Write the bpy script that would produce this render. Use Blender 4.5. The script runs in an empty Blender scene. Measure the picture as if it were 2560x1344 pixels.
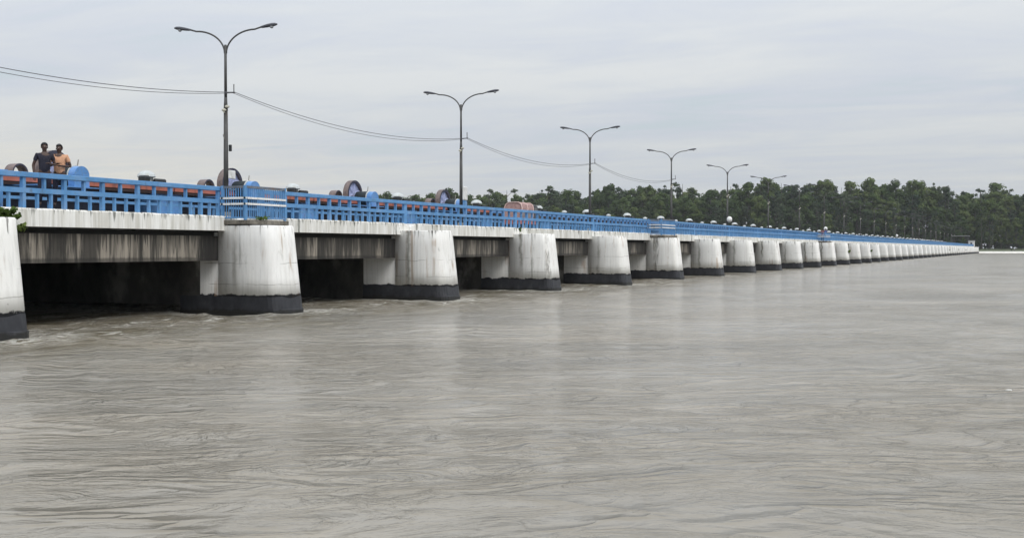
import bpy, bmesh, math, random
import numpy as np
from mathutils import Vector, Matrix, Euler
random.seed(7); rng = np.random.default_rng(11)
R = math.radians
scene = bpy.context.scene
COL = scene.collection

# ------------------------------------------------------------------ camera
TH = math.atan(1298/2900.0)            # bridge runs along +X, camera is turned left of it
CT, ST = math.cos(TH), math.sin(TH)
CAMZ = 2.55
cam_d = bpy.data.cameras.new('camera'); cam = bpy.data.objects.new('camera', cam_d); COL.objects.link(cam)
cam_d.sensor_width = 36; cam_d.lens = 2900/2560*36
cam_d.clip_start = 0.2; cam_d.clip_end = 20000
cam.location = (0, 0, CAMZ)
cam.rotation_euler = Euler((R(90-1.0), 0, TH-R(90)), 'XYZ')
scene.camera = cam

ORD = ['first', 'second', 'third', 'fourth', 'fifth', 'sixth', 'seventh', 'eighth', 'ninth', 'tenth', 'eleventh', 'twelfth', 'thirteenth', 'fourteenth', 'fifteenth']
# ------------------------------------------------------------------ sky
world = bpy.data.worlds.new('World'); scene.world = world; world.use_nodes = True
nt = world.node_tree; nt.nodes.clear()
def N(t, typ, **kw):
    n = t.nodes.new(typ)
    for k, v in kw.items():
        if k.startswith('i_'): n.inputs[k[2:].replace('_', ' ')].default_value = v
        else: setattr(n, k, v)
    return n
def math_n(t, op, a, b=None, c=None, clamp=False):
    n = t.nodes.new('ShaderNodeMath'); n.operation = op; n.use_clamp = clamp
    for i, v in enumerate((a, b, c)):
        if v is None: continue
        if isinstance(v, (int, float)): n.inputs[i].default_value = v
        else: t.links.new(v, n.inputs[i])
    return n.outputs[0]
def mix_n(t, f, a, b, bt='MIX'):
    n = t.nodes.new('ShaderNodeMix'); n.data_type = 'RGBA'; n.blend_type = bt
    for s, v in ((n.inputs[0], f), (n.inputs[6], a), (n.inputs[7], b)):
        if isinstance(v, (int, float)): s.default_value = v
        elif isinstance(v, tuple): s.default_value = (*v, 1) if len(v) == 3 else v
        else: t.links.new(v, s)
    return n.outputs[2]
def ramp_n(t, f, stops, interp='LINEAR'):
    n = t.nodes.new('ShaderNodeValToRGB'); cr = n.color_ramp; cr.interpolation = interp
    while len(cr.elements) < len(stops): cr.elements.new(0.5)
    for e, (p, c) in zip(cr.elements, stops):
        e.position = p; e.color = (*c, 1) if isinstance(c, tuple) else (c, c, c, 1)
    t.links.new(f, n.inputs[0]); return n.outputs[0]
def noise_n(t, vec, scale=1, detail=4, rough=0.55, dist=0, dims='3D'):
    n = t.nodes.new('ShaderNodeTexNoise'); n.noise_dimensions = dims
    n.inputs['Scale'].default_value = scale; n.inputs['Detail'].default_value = detail
    n.inputs['Roughness'].default_value = rough; n.inputs['Distortion'].default_value = dist
    t.links.new(vec, n.inputs['Vector']); return n.outputs['Fac']
def map_n(t, vec, scale=(1, 1, 1), loc=(0, 0, 0), rot=(0, 0, 0)):
    n = t.nodes.new('ShaderNodeMapping'); n.inputs['Scale'].default_value = scale
    n.inputs['Location'].default_value = loc; n.inputs['Rotation'].default_value = rot
    t.links.new(vec, n.inputs['Vector']); return n.outputs[0]

SUN_EL, SUN_AZ = R(50), R(-116)         # direction to the sun: azimuth from +X, river side
tc = N(nt, 'ShaderNodeTexCoord'); sep = N(nt, 'ShaderNodeSeparateXYZ'); nt.links.new(tc.outputs['Generated'], sep.inputs[0])
zc = math_n(nt, 'MAXIMUM', sep.outputs[2], 0.0)
den = math_n(nt, 'ADD', zc, 0.055)
cmb = N(nt, 'ShaderNodeCombineXYZ')
nt.links.new(math_n(nt, 'DIVIDE', sep.outputs[0], den), cmb.inputs[0])
nt.links.new(math_n(nt, 'DIVIDE', sep.outputs[1], den), cmb.inputs[1])
# layers lie across the view: rotate so that banks of cloud run side to side
cv = map_n(nt, cmb.outputs[0], scale=(0.42, 0.12, 1), rot=(0, 0, -TH))
n1 = noise_n(nt, cv, 1.5, 6, 0.5, 0.5)
cv2 = map_n(nt, cmb.outputs[0], scale=(2.0, 1.0, 1), rot=(0, 0, -TH-0.25), loc=(3, 8, 0))
n2 = noise_n(nt, cv2, 1.0, 7, 0.6, 0.8)
nmix = math_n(nt, 'ADD', math_n(nt, 'MULTIPLY', n1, 0.6), math_n(nt, 'MULTIPLY', n2, 0.40))
cloud = ramp_n(nt, nmix, [(0.38, (5.6, 6.25, 6.7)), (0.46, (6.05, 6.4, 7.0)), (0.53, (6.4, 6.7, 7.05)), (0.62, (6.95, 7.15, 7.25))])
# overcast skies brighten towards the zenith
grad = math_n(nt, 'ADD', math_n(nt, 'MULTIPLY', zc, 1.6), 0.87)
cloud = mix_n(nt, 1.0, cloud, ramp_n(nt, grad, [(0, 0.0), (1, 1.0)]), 'MULTIPLY') if False else cloud
sc = N(nt, 'ShaderNodeVectorMath', operation='SCALE'); nt.links.new(cloud, sc.inputs[0]); nt.links.new(grad, sc.inputs['Scale'])
# warm thin gap low over the horizon
bandn = math_n(nt, 'MULTIPLY', math_n(nt, 'SUBTRACT', zc, 0.062), 1/0.028)
band = math_n(nt, 'POWER', 2.718, math_n(nt, 'MULTIPLY', math_n(nt, 'MULTIPLY', bandn, bandn), -1.0))
side = math_n(nt, 'ADD', math_n(nt, 'MULTIPLY', sep.outputs[1], 2.2), -0.92, clamp=True)   # towards the left bank
warm = math_n(nt, 'MULTIPLY', math_n(nt, 'MULTIPLY', band, side), math_n(nt, 'MULTIPLY', n2, 2.0), clamp=True)
cl2 = mix_n(nt, warm, sc.outputs[0], (7.9, 7.6, 6.8))
sky = N(nt, 'ShaderNodeTexSky'); sky.sky_type = 'NISHITA'; sky.sun_disc = False
sky.sun_elevation = SUN_EL; sky.sun_rotation = R(90) - SUN_AZ
fin = mix_n(nt, 0.94, sky.outputs[0], cl2)
bg = N(nt, 'ShaderNodeBackground'); bg.inputs['Strength'].default_value = 0.098
nt.links.new(fin, bg.inputs[0]); wo = N(nt, 'ShaderNodeOutputWorld'); nt.links.new(bg.outputs[0], wo.inputs[0])

sun_d = bpy.data.lights.new('sun', 'SUN'); sun = bpy.data.objects.new('sun', sun_d); COL.objects.link(sun)
sun_d.energy = 1.7; sun_d.angle = R(30); sun_d.color = (1, 0.97, 0.93)
sdir = Vector((math.cos(SUN_EL)*math.cos(SUN_AZ), math.cos(SUN_EL)*math.sin(SUN_AZ), math.sin(SUN_EL)))
sun.rotation_euler = sdir.to_track_quat('Z', 'Y').to_euler()
sun.location = (0, 0, 60)
vs = scene.view_settings; vs.view_transform = 'Standard'; vs.look = 'None'; vs.exposure = 0.0; vs.gamma = 1; vs.use_curve_mapping = False

# ------------------------------------------------------------------ helpers
def tag(o, label=None, cat=None, group=None, kind=None):
    if label: o['label'] = label
    if cat: o['category'] = cat
    if group: o['group'] = group
    if kind: o['kind'] = kind
    return o
def empty(name, loc=(0, 0, 0), rz=0, label=None, cat=None, group=None):
    o = bpy.data.objects.new(name, None); o.empty_display_size = 0.2; COL.objects.link(o)
    o.location = loc; o.rotation_euler = (0, 0, rz); tag(o, label, cat, group); return o
def link(name, me, parent=None, loc=(0, 0, 0), mat=None):
    o = bpy.data.objects.new(name, me); COL.objects.link(o); o.location = loc
    if parent is not None: o.parent = parent
    return o
class MB:
    def __init__(s): s.v = []; s.f = []
    def box(s, x0, x1, y0, y1, z0, z1):
        b = len(s.v)
        s.v += [(x0, y0, z0), (x1, y0, z0), (x1, y1, z0), (x0, y1, z0), (x0, y0, z1), (x1, y0, z1), (x1, y1, z1), (x0, y1, z1)]
        s.f += [tuple(b+i for i in q) for q in ((0, 3, 2, 1), (4, 5, 6, 7), (0, 1, 5, 4), (1, 2, 6, 5), (2, 3, 7, 6), (3, 0, 4, 7))]
        return s
    def loop(s, rings, cap=True, closed=False):
        b = len(s.v); n = len(rings[0])
        for r in rings: s.v += [tuple(p) for p in r]
        for i in range(len(rings)-1 + (1 if closed else 0)):
            a0 = b+i*n; a1 = b+((i+1) % len(rings))*n
            for j in range(n): s.f.append((a0+j, a0+(j+1) % n, a1+(j+1) % n, a1+j))
        if cap and not closed:
            s.f.append(tuple(b+j for j in reversed(range(n)))); s.f.append(tuple(b+(len(rings)-1)*n+j for j in range(n)))
        return s
    def tube(s, pts, rad, n=8, cap=True):
        pts = [Vector(p) for p in pts]
        if isinstance(rad, (int, float)): rad = [rad]*len(pts)
        rings = []; ref = Vector((0, 0, 1))
        for i, p in enumerate(pts):
            d = (pts[min(i+1, len(pts)-1)] - pts[max(i-1, 0)]).normalized()
            u = d.cross(ref)
            if u.length < 0.05: u = d.cross(Vector((1, 0, 0)))
            u.normalize(); w = u.cross(d)
            rings.append([p + (u*math.cos(a)+w*math.sin(a))*rad[i] for a in (2*math.pi*k/n for k in range(n))])
        return s.loop(rings, cap)
    def lathe(s, prof, n=16, axis='z', c=(0, 0, 0)):
        rings = []
        for r, h in prof:
            ring = []
            for k in range(n):
                a = 2*math.pi*k/n
                p = (r*math.cos(a), r*math.sin(a), h)
                if axis == 'y': p = (r*math.cos(a), h, r*math.sin(a))
                ring.append((p[0]+c[0], p[1]+c[1], p[2]+c[2]))
            rings.append(ring)
        return s.loop(rings)
    def mesh(s, name, mat=None, smooth=False, bevel=0):
        me = bpy.data.meshes.new(name); me.from_pydata(s.v, [], s.f)
        bm = bmesh.new(); bm.from_mesh(me)
        if bevel: bmesh.ops.bevel(bm, geom=[e for e in bm.edges if len(e.link_faces) == 2 and e.calc_face_angle(0) > 0.5], offset=bevel, segments=1, affect='EDGES', clamp_overlap=True)
        bmesh.ops.recalc_face_normals(bm, faces=bm.faces); bm.to_mesh(me); bm.free()
        if mat: me.materials.append(mat)
        if smooth: me.shade_smooth() if hasattr(me, 'shade_smooth') else [setattr(p, 'use_smooth', True) for p in me.polygons]
        return me
    def build(s, name, mat, parent=None, loc=(0, 0, 0), smooth=False, bevel=0):
        return link(name, s.mesh(name, mat, smooth, bevel), parent, loc)
def copy_tree(o, parent=None):
    c = o.copy(); COL.objects.link(c); c.parent = parent
    for ch in list(o.children): copy_tree(ch, c)
    return c
def img_to_world(x, D=None, Z=None):
    """ground position of a bearing given in photograph columns, at lateral distance D or depth Z"""
    u = (x-1280)/2900.0
    if D is not None: return (D*(CT+u*ST)/(ST-u*CT), D)
    r = u*Z; return (Z*CT + r*ST, Z*ST - r*CT)

# ------------------------------------------------------------------ materials
def new_mat(name):
    m = bpy.data.materials.new(name); m.use_nodes = True; t = m.node_tree
    return m, t, t.nodes['Principled BSDF']
def bump(t, b, h, strength=0.3, dist=0.02):
    n = t.nodes.new('ShaderNodeBump'); n.inputs['Strength'].default_value = strength; n.inputs['Distance'].default_value = dist
    t.links.new(h, n.inputs['Height']); t.links.new(n.outputs[0], b.inputs['Normal'])
def pos(t):
    g = t.nodes.new('ShaderNodeNewGeometry'); return g.outputs['Position']
def simple(name, col, rough=0.6, metal=0, var=0.25, scale=3, dirt=None, fold=0):
    m, t, b = new_mat(name)
    tcn = t.nodes.new('ShaderNodeTexCoord'); p = tcn.outputs['Object']
    f = noise_n(t, p, scale, 5, 0.6)
    lo = tuple(c*(1-var) for c in col); hi = tuple(min(1, c*(1+var)) for c in col)
    c = ramp_n(t, f, [(0.3, lo), (0.7, hi)])
    if dirt:
        f2 = noise_n(t, map_n(t, p, (1, 1, 0.35)), scale*2.3, 6, 0.65)
        c = mix_n(t, ramp_n(t, f2, [(0.52, 0.0), (0.66, 0.85)]), c, dirt)
    t.links.new(c, b.inputs['Base Color']); b.inputs['Roughness'].default_value = rough; b.inputs['Metallic'].default_value = metal
    bump(t, b, noise_n(t, map_n(t, p, (1, 1, 0.5)), 9, 3, 0.5, 1.5) if fold else noise_n(t, p, scale*8, 4), 0.9 if fold else 0.15, 0.05 if fold else 0.01)
    return m
def streak_mat(name, base, tint, dark, ztop, drip, amount, joints=(), low_dirt=0.0):
    """painted concrete: long run-off streaks, drips that start at an edge, cracks, patches"""
    m, t, b = new_mat(name); p = pos(t)
    s = t.nodes.new('ShaderNodeSeparateXYZ'); t.links.new(p, s.inputs[0]); z = s.outputs[2]
    f = noise_n(t, map_n(t, p, (2.6, 2.6, 0.16)), 1, 6, 0.65)
    g = noise_n(t, map_n(t, p, (9, 9, 0.5), loc=(4, 1, 0)), 1, 4, 0.6)
    big = noise_n(t, map_n(t, p, (0.5, 0.5, 0.35)), 1, 3, 0.5)
    c = mix_n(t, ramp_n(t, f, [(0.42, 0.0), (0.63, 1.0)]), base, tint)
    c = mix_n(t, ramp_n(t, g, [(0.45, 0.0), (0.75, 0.55)]), c, tuple(x*0.72 for x in tint))
    c = mix_n(t, ramp_n(t, big, [(0.5, 0.0), (0.68, 0.5)]), c, tuple(x*0.86 for x in base))
    # blotches where paint has flaked
    fl = noise_n(t, map_n(t, p, (3.1, 3.1, 2.2), loc=(9, 3, 5)), 1, 7, 0.7)
    c = mix_n(t, ramp_n(t, fl, [(0.66, 0.0), (0.7, 0.75)]), c, tuple(x*0.5 for x in tint))
    # drips
    d1 = noise_n(t, map_n(t, p, (7.5, 7.5, 0.12), loc=(2, 7, 1)), 1, 3, 0.6)
    depth = math_n(t, 'SUBTRACT', ztop, z)
    ln = math_n(t, 'MULTIPLY', math_n(t, 'SUBTRACT', d1, 1-amount), drip/amount*1.7)
    k = math_n(t, 'SUBTRACT', ln, depth)
    k = math_n(t, 'MULTIPLY', k, 7.0, clamp=True)
    k = math_n(t, 'MULTIPLY', k, math_n(t, 'ADD', math_n(t, 'MULTIPLY', g, 1.4), -0.05, clamp=True), clamp=True)
    c = mix_n(t, k, c, dark)
    # a few long dark runs
    d2 = noise_n(t, map_n(t, p, (1.25, 1.25, 0.05), loc=(5, 2, 2)), 1, 2, 0.4)
    d2b = noise_n(t, map_n(t, p, (6, 6, 1.1), loc=(1, 2, 2)), 1, 5, 0.7)
    k2 = math_n(t, 'MULTIPLY', ramp_n(t, d2, [(0.655, 0.0), (0.70, 1.0)]), ramp_n(t, d2b, [(0.42, 0.0), (0.6, 0.8)]))
    c = mix_n(t, k2, c, tuple(x*1.6 for x in dark))
    for zj in joints:
        wob = math_n(t, 'MULTIPLY', math_n(t, 'SUBTRACT', noise_n(t, p, 0.9, 4), 0.5), 0.25)
        dj = math_n(t, 'ABSOLUTE', math_n(t, 'ADD', math_n(t, 'SUBTRACT', z, zj), wob))
        kj = math_n(t, 'SUBTRACT', 1.0, math_n(t, 'MULTIPLY', dj, 45.0), clamp=True)
        kj = math_n(t, 'MULTIPLY', kj, ramp_n(t, noise_n(t, p, 0.7, 3), [(0.46, 0.0), (0.56, 0.55)]))
        c = mix_n(t, kj, c, tuple(x*2.5 for x in dark))
    if joints:   # stained vertical construction joint where the cutwater meets the straight wall
        wv = math_n(t, 'MULTIPLY', math_n(t, 'SUBTRACT', noise_n(t, map_n(t, p, (0.5, 0.5, 1.1)), 1, 5, 0.7), 0.5), 0.5)
        dy = math_n(t, 'ABSOLUTE', math_n(t, 'ADD', math_n(t, 'SUBTRACT', s.outputs[1], 28.62), wv))
        jn = math_n(t, 'SUBTRACT', 1.0, math_n(t, 'MULTIPLY', dy, 6.5), clamp=True)
        pr = noise_n(t, map_n(t, p, (0.21, 0.01, 0.28), loc=(2.6, 0, 0)), 1, 2, 0.5)
        jn = math_n(t, 'MULTIPLY', jn, ramp_n(t, pr, [(0.42, 0.12), (0.58, 1.0)]))
        c = mix_n(t, math_n(t, 'MULTIPLY', jn, math_n(t, 'ADD', g, 0.35), clamp=True), c, (0.10, 0.09, 0.055))
        pr2 = noise_n(t, map_n(t, p, (1.7, 1.7, 0.8), loc=(7, 0, 3)), 1, 7, 0.75)
        c = mix_n(t, ramp_n(t, pr2, [(0.60, 0.0), (0.68, 0.45)]), c, (0.42, 0.41, 0.37))
    if joints:   # ragged lower limit of the white paint, grimy tide marks above it
        rg = noise_n(t, map_n(t, p, (2.2, 2.2, 2.6), loc=(1, 4, 7)), 1, 6, 0.7)
        zz = math_n(t, 'ADD', z, math_n(t, 'MULTIPLY', math_n(t, 'SUBTRACT', rg, 0.5), 0.42))
        c = mix_n(t, math_n(t, 'MULTIPLY', math_n(t, 'SUBTRACT', 1.15, zz, clamp=True), 1.2, clamp=True), c, (0.50, 0.49, 0.45))
        c = mix_n(t, math_n(t, 'MULTIPLY', math_n(t, 'SUBTRACT', 0.76, zz), 30.0, clamp=True), c, (0.022, 0.023, 0.028))
        op = t.nodes.new('ShaderNodeObjectInfo')
        c = mix_n(t, math_n(t, 'MULTIPLY', op.outputs['Random'], 0.35), c, mix_n(t, 1.0, c, (0.86, 0.85, 0.80), 'MULTIPLY'))
    if joints:
        ru = noise_n(t, map_n(t, p, (3.4, 3.4, 0.16), loc=(13, 2, 4)), 1, 4, 0.6)
        ru2 = noise_n(t, map_n(t, p, (0.4, 0.4, 0.5), loc=(3, 12, 4)), 1, 3, 0.6)
        c = mix_n(t, math_n(t, 'MULTIPLY', ramp_n(t, ru, [(0.56, 0.0), (0.66, 0.6)]), ramp_n(t, ru2, [(0.5, 0.0), (0.6, 1.0)])), c, (0.34, 0.22, 0.13))
    t.links.new(c, b.inputs['Base Color']); b.inputs['Roughness'].default_value = 0.85
    h = math_n(t, 'ADD', math_n(t, 'MULTIPLY', f, 0.3), fl)
    bump(t, b, h, 0.35, 0.02)
    return m
WHITE = streak_mat('white_pier_paint', (0.88, 0.875, 0.855), (0.825, 0.815, 0.785), (0.05, 0.045, 0.035), 3.46, 0.9, 0.46, joints=(1.98, 1.15))
EDGE = streak_mat('white_edge_beam_paint', (0.82, 0.815, 0.78), (0.56, 0.545, 0.485), (0.045, 0.05, 0.035), 3.87, 0.55, 0.53)
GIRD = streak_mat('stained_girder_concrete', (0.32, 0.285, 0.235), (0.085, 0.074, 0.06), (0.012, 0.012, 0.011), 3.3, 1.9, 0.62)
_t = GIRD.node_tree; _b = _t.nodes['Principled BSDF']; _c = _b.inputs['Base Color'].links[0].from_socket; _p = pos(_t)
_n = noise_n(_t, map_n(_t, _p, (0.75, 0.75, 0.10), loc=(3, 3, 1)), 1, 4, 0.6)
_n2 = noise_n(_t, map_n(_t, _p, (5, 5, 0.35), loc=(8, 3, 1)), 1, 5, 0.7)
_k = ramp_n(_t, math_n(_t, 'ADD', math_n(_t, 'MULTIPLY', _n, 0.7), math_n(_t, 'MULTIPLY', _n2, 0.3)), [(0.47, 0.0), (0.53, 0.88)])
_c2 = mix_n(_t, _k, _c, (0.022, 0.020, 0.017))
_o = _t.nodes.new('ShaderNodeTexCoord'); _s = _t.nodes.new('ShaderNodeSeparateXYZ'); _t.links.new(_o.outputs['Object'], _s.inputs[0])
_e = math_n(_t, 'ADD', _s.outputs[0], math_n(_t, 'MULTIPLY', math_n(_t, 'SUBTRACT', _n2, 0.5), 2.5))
_k2 = math_n(_t, 'MULTIPLY', math_n(_t, 'SUBTRACT', _e, 4.3), 1.3, clamp=True)      # stain and pier shade both painted into the girder's end
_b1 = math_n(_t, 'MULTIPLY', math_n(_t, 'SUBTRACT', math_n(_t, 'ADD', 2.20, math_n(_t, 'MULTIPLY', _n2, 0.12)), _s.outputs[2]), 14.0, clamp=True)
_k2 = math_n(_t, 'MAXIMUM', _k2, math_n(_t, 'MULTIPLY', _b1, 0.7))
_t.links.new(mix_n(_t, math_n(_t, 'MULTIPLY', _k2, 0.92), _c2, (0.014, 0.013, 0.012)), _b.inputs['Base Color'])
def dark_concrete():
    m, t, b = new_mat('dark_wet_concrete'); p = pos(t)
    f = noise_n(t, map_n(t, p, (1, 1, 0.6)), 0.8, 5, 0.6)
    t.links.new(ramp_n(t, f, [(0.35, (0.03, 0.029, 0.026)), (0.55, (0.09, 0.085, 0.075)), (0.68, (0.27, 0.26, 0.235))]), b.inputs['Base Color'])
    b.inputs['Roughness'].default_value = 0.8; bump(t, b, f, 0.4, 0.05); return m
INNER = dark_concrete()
def band_mat():
    m, t, b = new_mat('black_bitumen_band'); p = pos(t)
    s = t.nodes.new('ShaderNodeSeparateXYZ'); t.links.new(p, s.inputs[0])
    f = noise_n(t, map_n(t, p, (2, 2, 1.2)), 1.5, 6, 0.65)
    c = ramp_n(t, f, [(0.35, (0.014, 0.015, 0.019)), (0.6, (0.028, 0.029, 0.035)), (0.75, (0.055, 0.055, 0.058))])
    wet = math_n(t, 'ADD', s.outputs[2], math_n(t, 'MULTIPLY', f, 0.35))
    c = mix_n(t, ramp_n(t, wet, [(0.28, 1.0), (0.36, 0.0)]), c, (0.010, 0.010, 0.009))
    t.links.new(c, b.inputs['Base Color']); b.inputs['Roughness'].default_value = 0.55; bump(t, b, f, 0.4, 0.02); return m
BAND = band_mat()
def blue_mat(name, col, rough=0.6):
    m, t, b = new_mat(name); p = pos(t)
    f = noise_n(t, map_n(t, p, (1.4, 1.4, 1.4)), 1, 5, 0.6); g = noise_n(t, p, 9, 5, 0.7)
    c = ramp_n(t, f, [(0.32, tuple(x*0.80 for x in col)), (0.5, col), (0.7, (min(1, col[0]*1.7), min(1, col[1]*1.12), col[2]*0.98))])
    c = mix_n(t, ramp_n(t, g, [(0.54, 0.0), (0.70, 0.65)]), c, (0.15, 0.19, 0.21))
    gr = noise_n(t, map_n(t, p, (3.5, 3.5, 1.5), loc=(5, 5, 5)), 1, 6, 0.7)
    c = mix_n(t, ramp_n(t, gr, [(0.60, 0.0), (0.72, 0.7)]), c, (0.09, 0.085, 0.07))
    t.links.new(c, b.inputs['Base Color']); b.inputs['Roughness'].default_value = rough; bump(t, b, g, 0.25, 0.01); return m
BLUE = blue_mat('blue_railing_paint', (0.095, 0.265, 0.52))
BLUE2 = blue_mat('blue_machine_paint', (0.10, 0.27, 0.58), 0.45)
NAVY = simple('navy_gate_steel', (0.012, 0.022, 0.055), 0.5, 0, 0.4, 0.8)
RED = simple('red_oxide_girder_paint', (0.42, 0.13, 0.085), 0.6, 0, 0.2, 1.2, dirt=(0.16, 0.07, 0.06))
UNDERDK = simple('dark_underside', (0.03, 0.015, 0.014), 0.8)
GALV = simple('grey_weathered_pole', (0.062, 0.062, 0.060), 0.6, 0.2, 0.25, 2, dirt=(0.07, 0.06, 0.05))
HEAD = simple('lamp_head_grey', (0.07, 0.072, 0.085), 0.45, 0.3)
GLASS = simple('lamp_lens', (0.30, 0.31, 0.32), 0.2)
WBOX = simple('white_enamel', (0.76, 0.76, 0.74), 0.5, 0, 0.08, 3, dirt=(0.5, 0.49, 0.44))
DOME = simple('pale_dome_paint', (0.50, 0.53, 0.53), 0.5, 0, 0.12, 2, dirt=(0.42, 0.43, 0.4))
CREAM = simple('cream_insulator', (0.55, 0.53, 0.44), 0.4)
BLACK = simple('black_rubber', (0.012, 0.014, 0.016), 0.6)
ROPE = simple('greased_rope_drum', (0.010, 0.018, 0.022), 0.6, 0.1, 0.5, 6)
RIM = simple('brown_gear_rim', (0.17, 0.13, 0.12), 0.65, 0, 0.35, 2, dirt=(0.05, 0.045, 0.07))
RIMIN = simple('dark_gear_edge', (0.035, 0.035, 0.06), 0.6)
LILAC = simple('lilac_gear_web', (0.34, 0.38, 0.58), 0.6, 0, 0.2, 2)
ASPH = simple('asphalt', (0.05, 0.05, 0.05), 0.9, 0, 0.3, 4)
CONC = simple('grey_concrete', (0.27, 0.26, 0.235), 0.9, 0, 0.25, 1.5, dirt=(0.10, 0.095, 0.08))
SLABM = simple('weathered_slab', (0.16, 0.145, 0.12), 0.9, 0, 0.4, 3, dirt=(0.03, 0.03, 0.025))
CABLE = simple('cable_grey', (0.10, 0.10, 0.11), 0.6)
PINK = simple('faded_pink_tarpaulin', (0.34, 0.215, 0.20), 0.75, 0, 0.2, 4, dirt=(0.2, 0.12, 0.11))
PINKL = simple('pale_pink_frame', (0.58, 0.42, 0.38), 0.6)
TIN = simple('dull_tin_roof', (0.2, 0.21, 0.2), 0.5)

def leaf_mat(name, cols, back=0.25):
    m, t, b = new_mat(name); p = pos(t)
    oi = t.nodes.new('ShaderNodeObjectInfo')
    f = noise_n(t, p, 0.33, 4, 0.6)
    ff = math_n(t, 'ADD', math_n(t, 'MULTIPLY', f, 0.75), math_n(t, 'MULTIPLY', oi.outputs['Random'], 0.28))
    c = ramp_n(t, ff, [(0.32, cols[0]), (0.52, cols[1]), (0.68, cols[2])])
    t.links.new(c, b.inputs['Base Color']); b.inputs['Roughness'].default_value = 0.9; b.inputs['Specular IOR Level'].default_value = 0.08
    tr = t.nodes.new('ShaderNodeBsdfTranslucent'); t.links.new(c, tr.inputs[0])
    mx = t.nodes.new('ShaderNodeMixShader'); mx.inputs[0].default_value = back
    t.links.new(b.outputs[0], mx.inputs[1]); t.links.new(tr.outputs[0], mx.inputs[2])
    t.links.new(mx.outputs[0], t.nodes['Material Output'].inputs[0]); return m
LEAF = leaf_mat('forest_leaves', ((0.040, 0.066, 0.028), (0.074, 0.110, 0.038), (0.112, 0.142, 0.050)))
LEAF2 = leaf_mat('dark_bluish_leaves', ((0.036, 0.056, 0.038), (0.060, 0.086, 0.050), (0.088, 0.112, 0.060)))
LEAF3 = leaf_mat('fresh_weed_leaves', ((0.05, 0.09, 0.02), (0.09, 0.14, 0.03), (0.16, 0.2, 0.06)))
BARK = simple('pale_bark', (0.065, 0.06, 0.05), 0.9, 0, 0.3, 1)
def grass_mat():
    m, t, b = new_mat('grass'); p = pos(t)
    f = noise_n(t, p, 0.15, 6, 0.65); g = noise_n(t, p, 2, 5, 0.7)
    c = ramp_n(t, f, [(0.35, (0.03, 0.045, 0.018)), (0.6, (0.065, 0.08, 0.03)), (0.7, (0.09, 0.085, 0.045))])
    c = mix_n(t, ramp_n(t, g, [(0.5, 0.0), (0.7, 0.5)]), c, (0.03, 0.04, 0.015))
    t.links.new(c, b.inputs['Base Color']); b.inputs['Roughness'].default_value = 0.95; bump(t, b, g, 0.6, 0.2); return m
GRASS = grass_mat()

# ------------------------------------------------------------------ water
def vnoise(x, y, seed):
    xi = np.floor(x).astype(np.int64); yi = np.floor(y).astype(np.int64); fx = x-xi; fy = y-yi
    fx = fx*fx*fx*(fx*(fx*6-15)+10); fy = fy*fy*fy*(fy*(fy*6-15)+10)
    def h(a, b):
        n = (a*374761393 + b*668265263 + seed*1274126177) & 0x7fffffff
        n = ((n ^ (n >> 13))*1274126177) & 0x7fffffff
        n = (n ^ (n >> 16)) & 0xffff
        return n/65535.0
    return (h(xi, yi)*(1-fx)+h(xi+1, yi)*fx)*(1-fy)+(h(xi, yi+1)*(1-fx)+h(xi+1, yi+1)*fx)*fy
NR, NA = 920, 680
rad = 6.0*np.exp(np.linspace(0, math.log(5200/6.0), NR))
ang = np.linspace(R(-42), R(88), NA)
RR, AA = np.meshgrid(rad, ang, indexing='ij')
X = RR*np.cos(AA); Y = RR*np.sin(AA); step = RR*math.log(5200/6.0)/NR
wx = X + 1.6*(vnoise(X*0.16, Y*0.16, 1)-0.5)*2; wy = Y + 1.6*(vnoise(X*0.16, Y*0.16, 2)-0.5)*2
Zw = np.zeros_like(X)
for lam, amp, sd, ridge in ((9.0, 0.035, 3, 0), (4.2, 0.030, 4, 0), (2.2, 0.030, 5, 1), (1.2, 0.022, 6, 1), (0.65, 0.013, 7, 1), (0.36, 0.007, 8, 0)):
    a = 0.5 + sd*0.37
    u = (wx*math.cos(a*0.25)+wy*math.sin(a*0.25))/lam; v = (-wx*math.sin(a*0.25)+wy*math.cos(a*0.25))/lam
    n = vnoise(u*0.62+sd*13, v*1.15, sd)
    if ridge: n = (1-np.abs(2*n-1))**1.6
    fade = np.clip((lam/step-1.6)/3.0, 0, 1)
    calm = 0.45 + 0.75*vnoise(X*0.07+5, Y*0.07, 30+sd)
    Zw += amp*(n-0.5)*2*fade*calm**1.5*0.80*(1+2.0*np.clip((Y-18)/8, 0, 1)*(Y < 60)*(lam < 5))
verts = np.stack([X, Y, Zw], -1).reshape(-1, 3)
idx = (np.arange(NR-1)[:, None]*NA + np.arange(NA-1)[None]).reshape(-1)
quads = np.stack([idx, idx+NA, idx+NA+1, idx+1], -1)
me = bpy.data.meshes.new('river_water'); me.vertices.add(len(verts)); me.vertices.foreach_set('co', verts.ravel())
me.loops.add(quads.size); me.loops.foreach_set('vertex_index', quads.ravel())
me.polygons.add(len(quads)); me.polygons.foreach_set('loop_start', np.arange(0, quads.size, 4)); me.polygons.foreach_set('loop_total', np.full(len(quads), 4))
me.polygons.foreach_set('use_smooth', np.ones(len(quads), bool)); me.update(); me.validate()
m, t, b = new_mat('muddy_river_water'); p = pos(t)
s = t.nodes.new('ShaderNodeSeparateXYZ'); t.links.new(p, s.inputs[0])
patch = noise_n(t, map_n(t, map_n(t, p, rot=(0, 0, R(60))), (0.05, 0.13, 1)), 1, 7, 0.68, 1.2)
col = ramp_n(t, patch, [(0.36, (0.215, 0.197, 0.163)), (0.5, (0.256, 0.232, 0.188)), (0.64, (0.305, 0.270, 0.214))])
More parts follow.
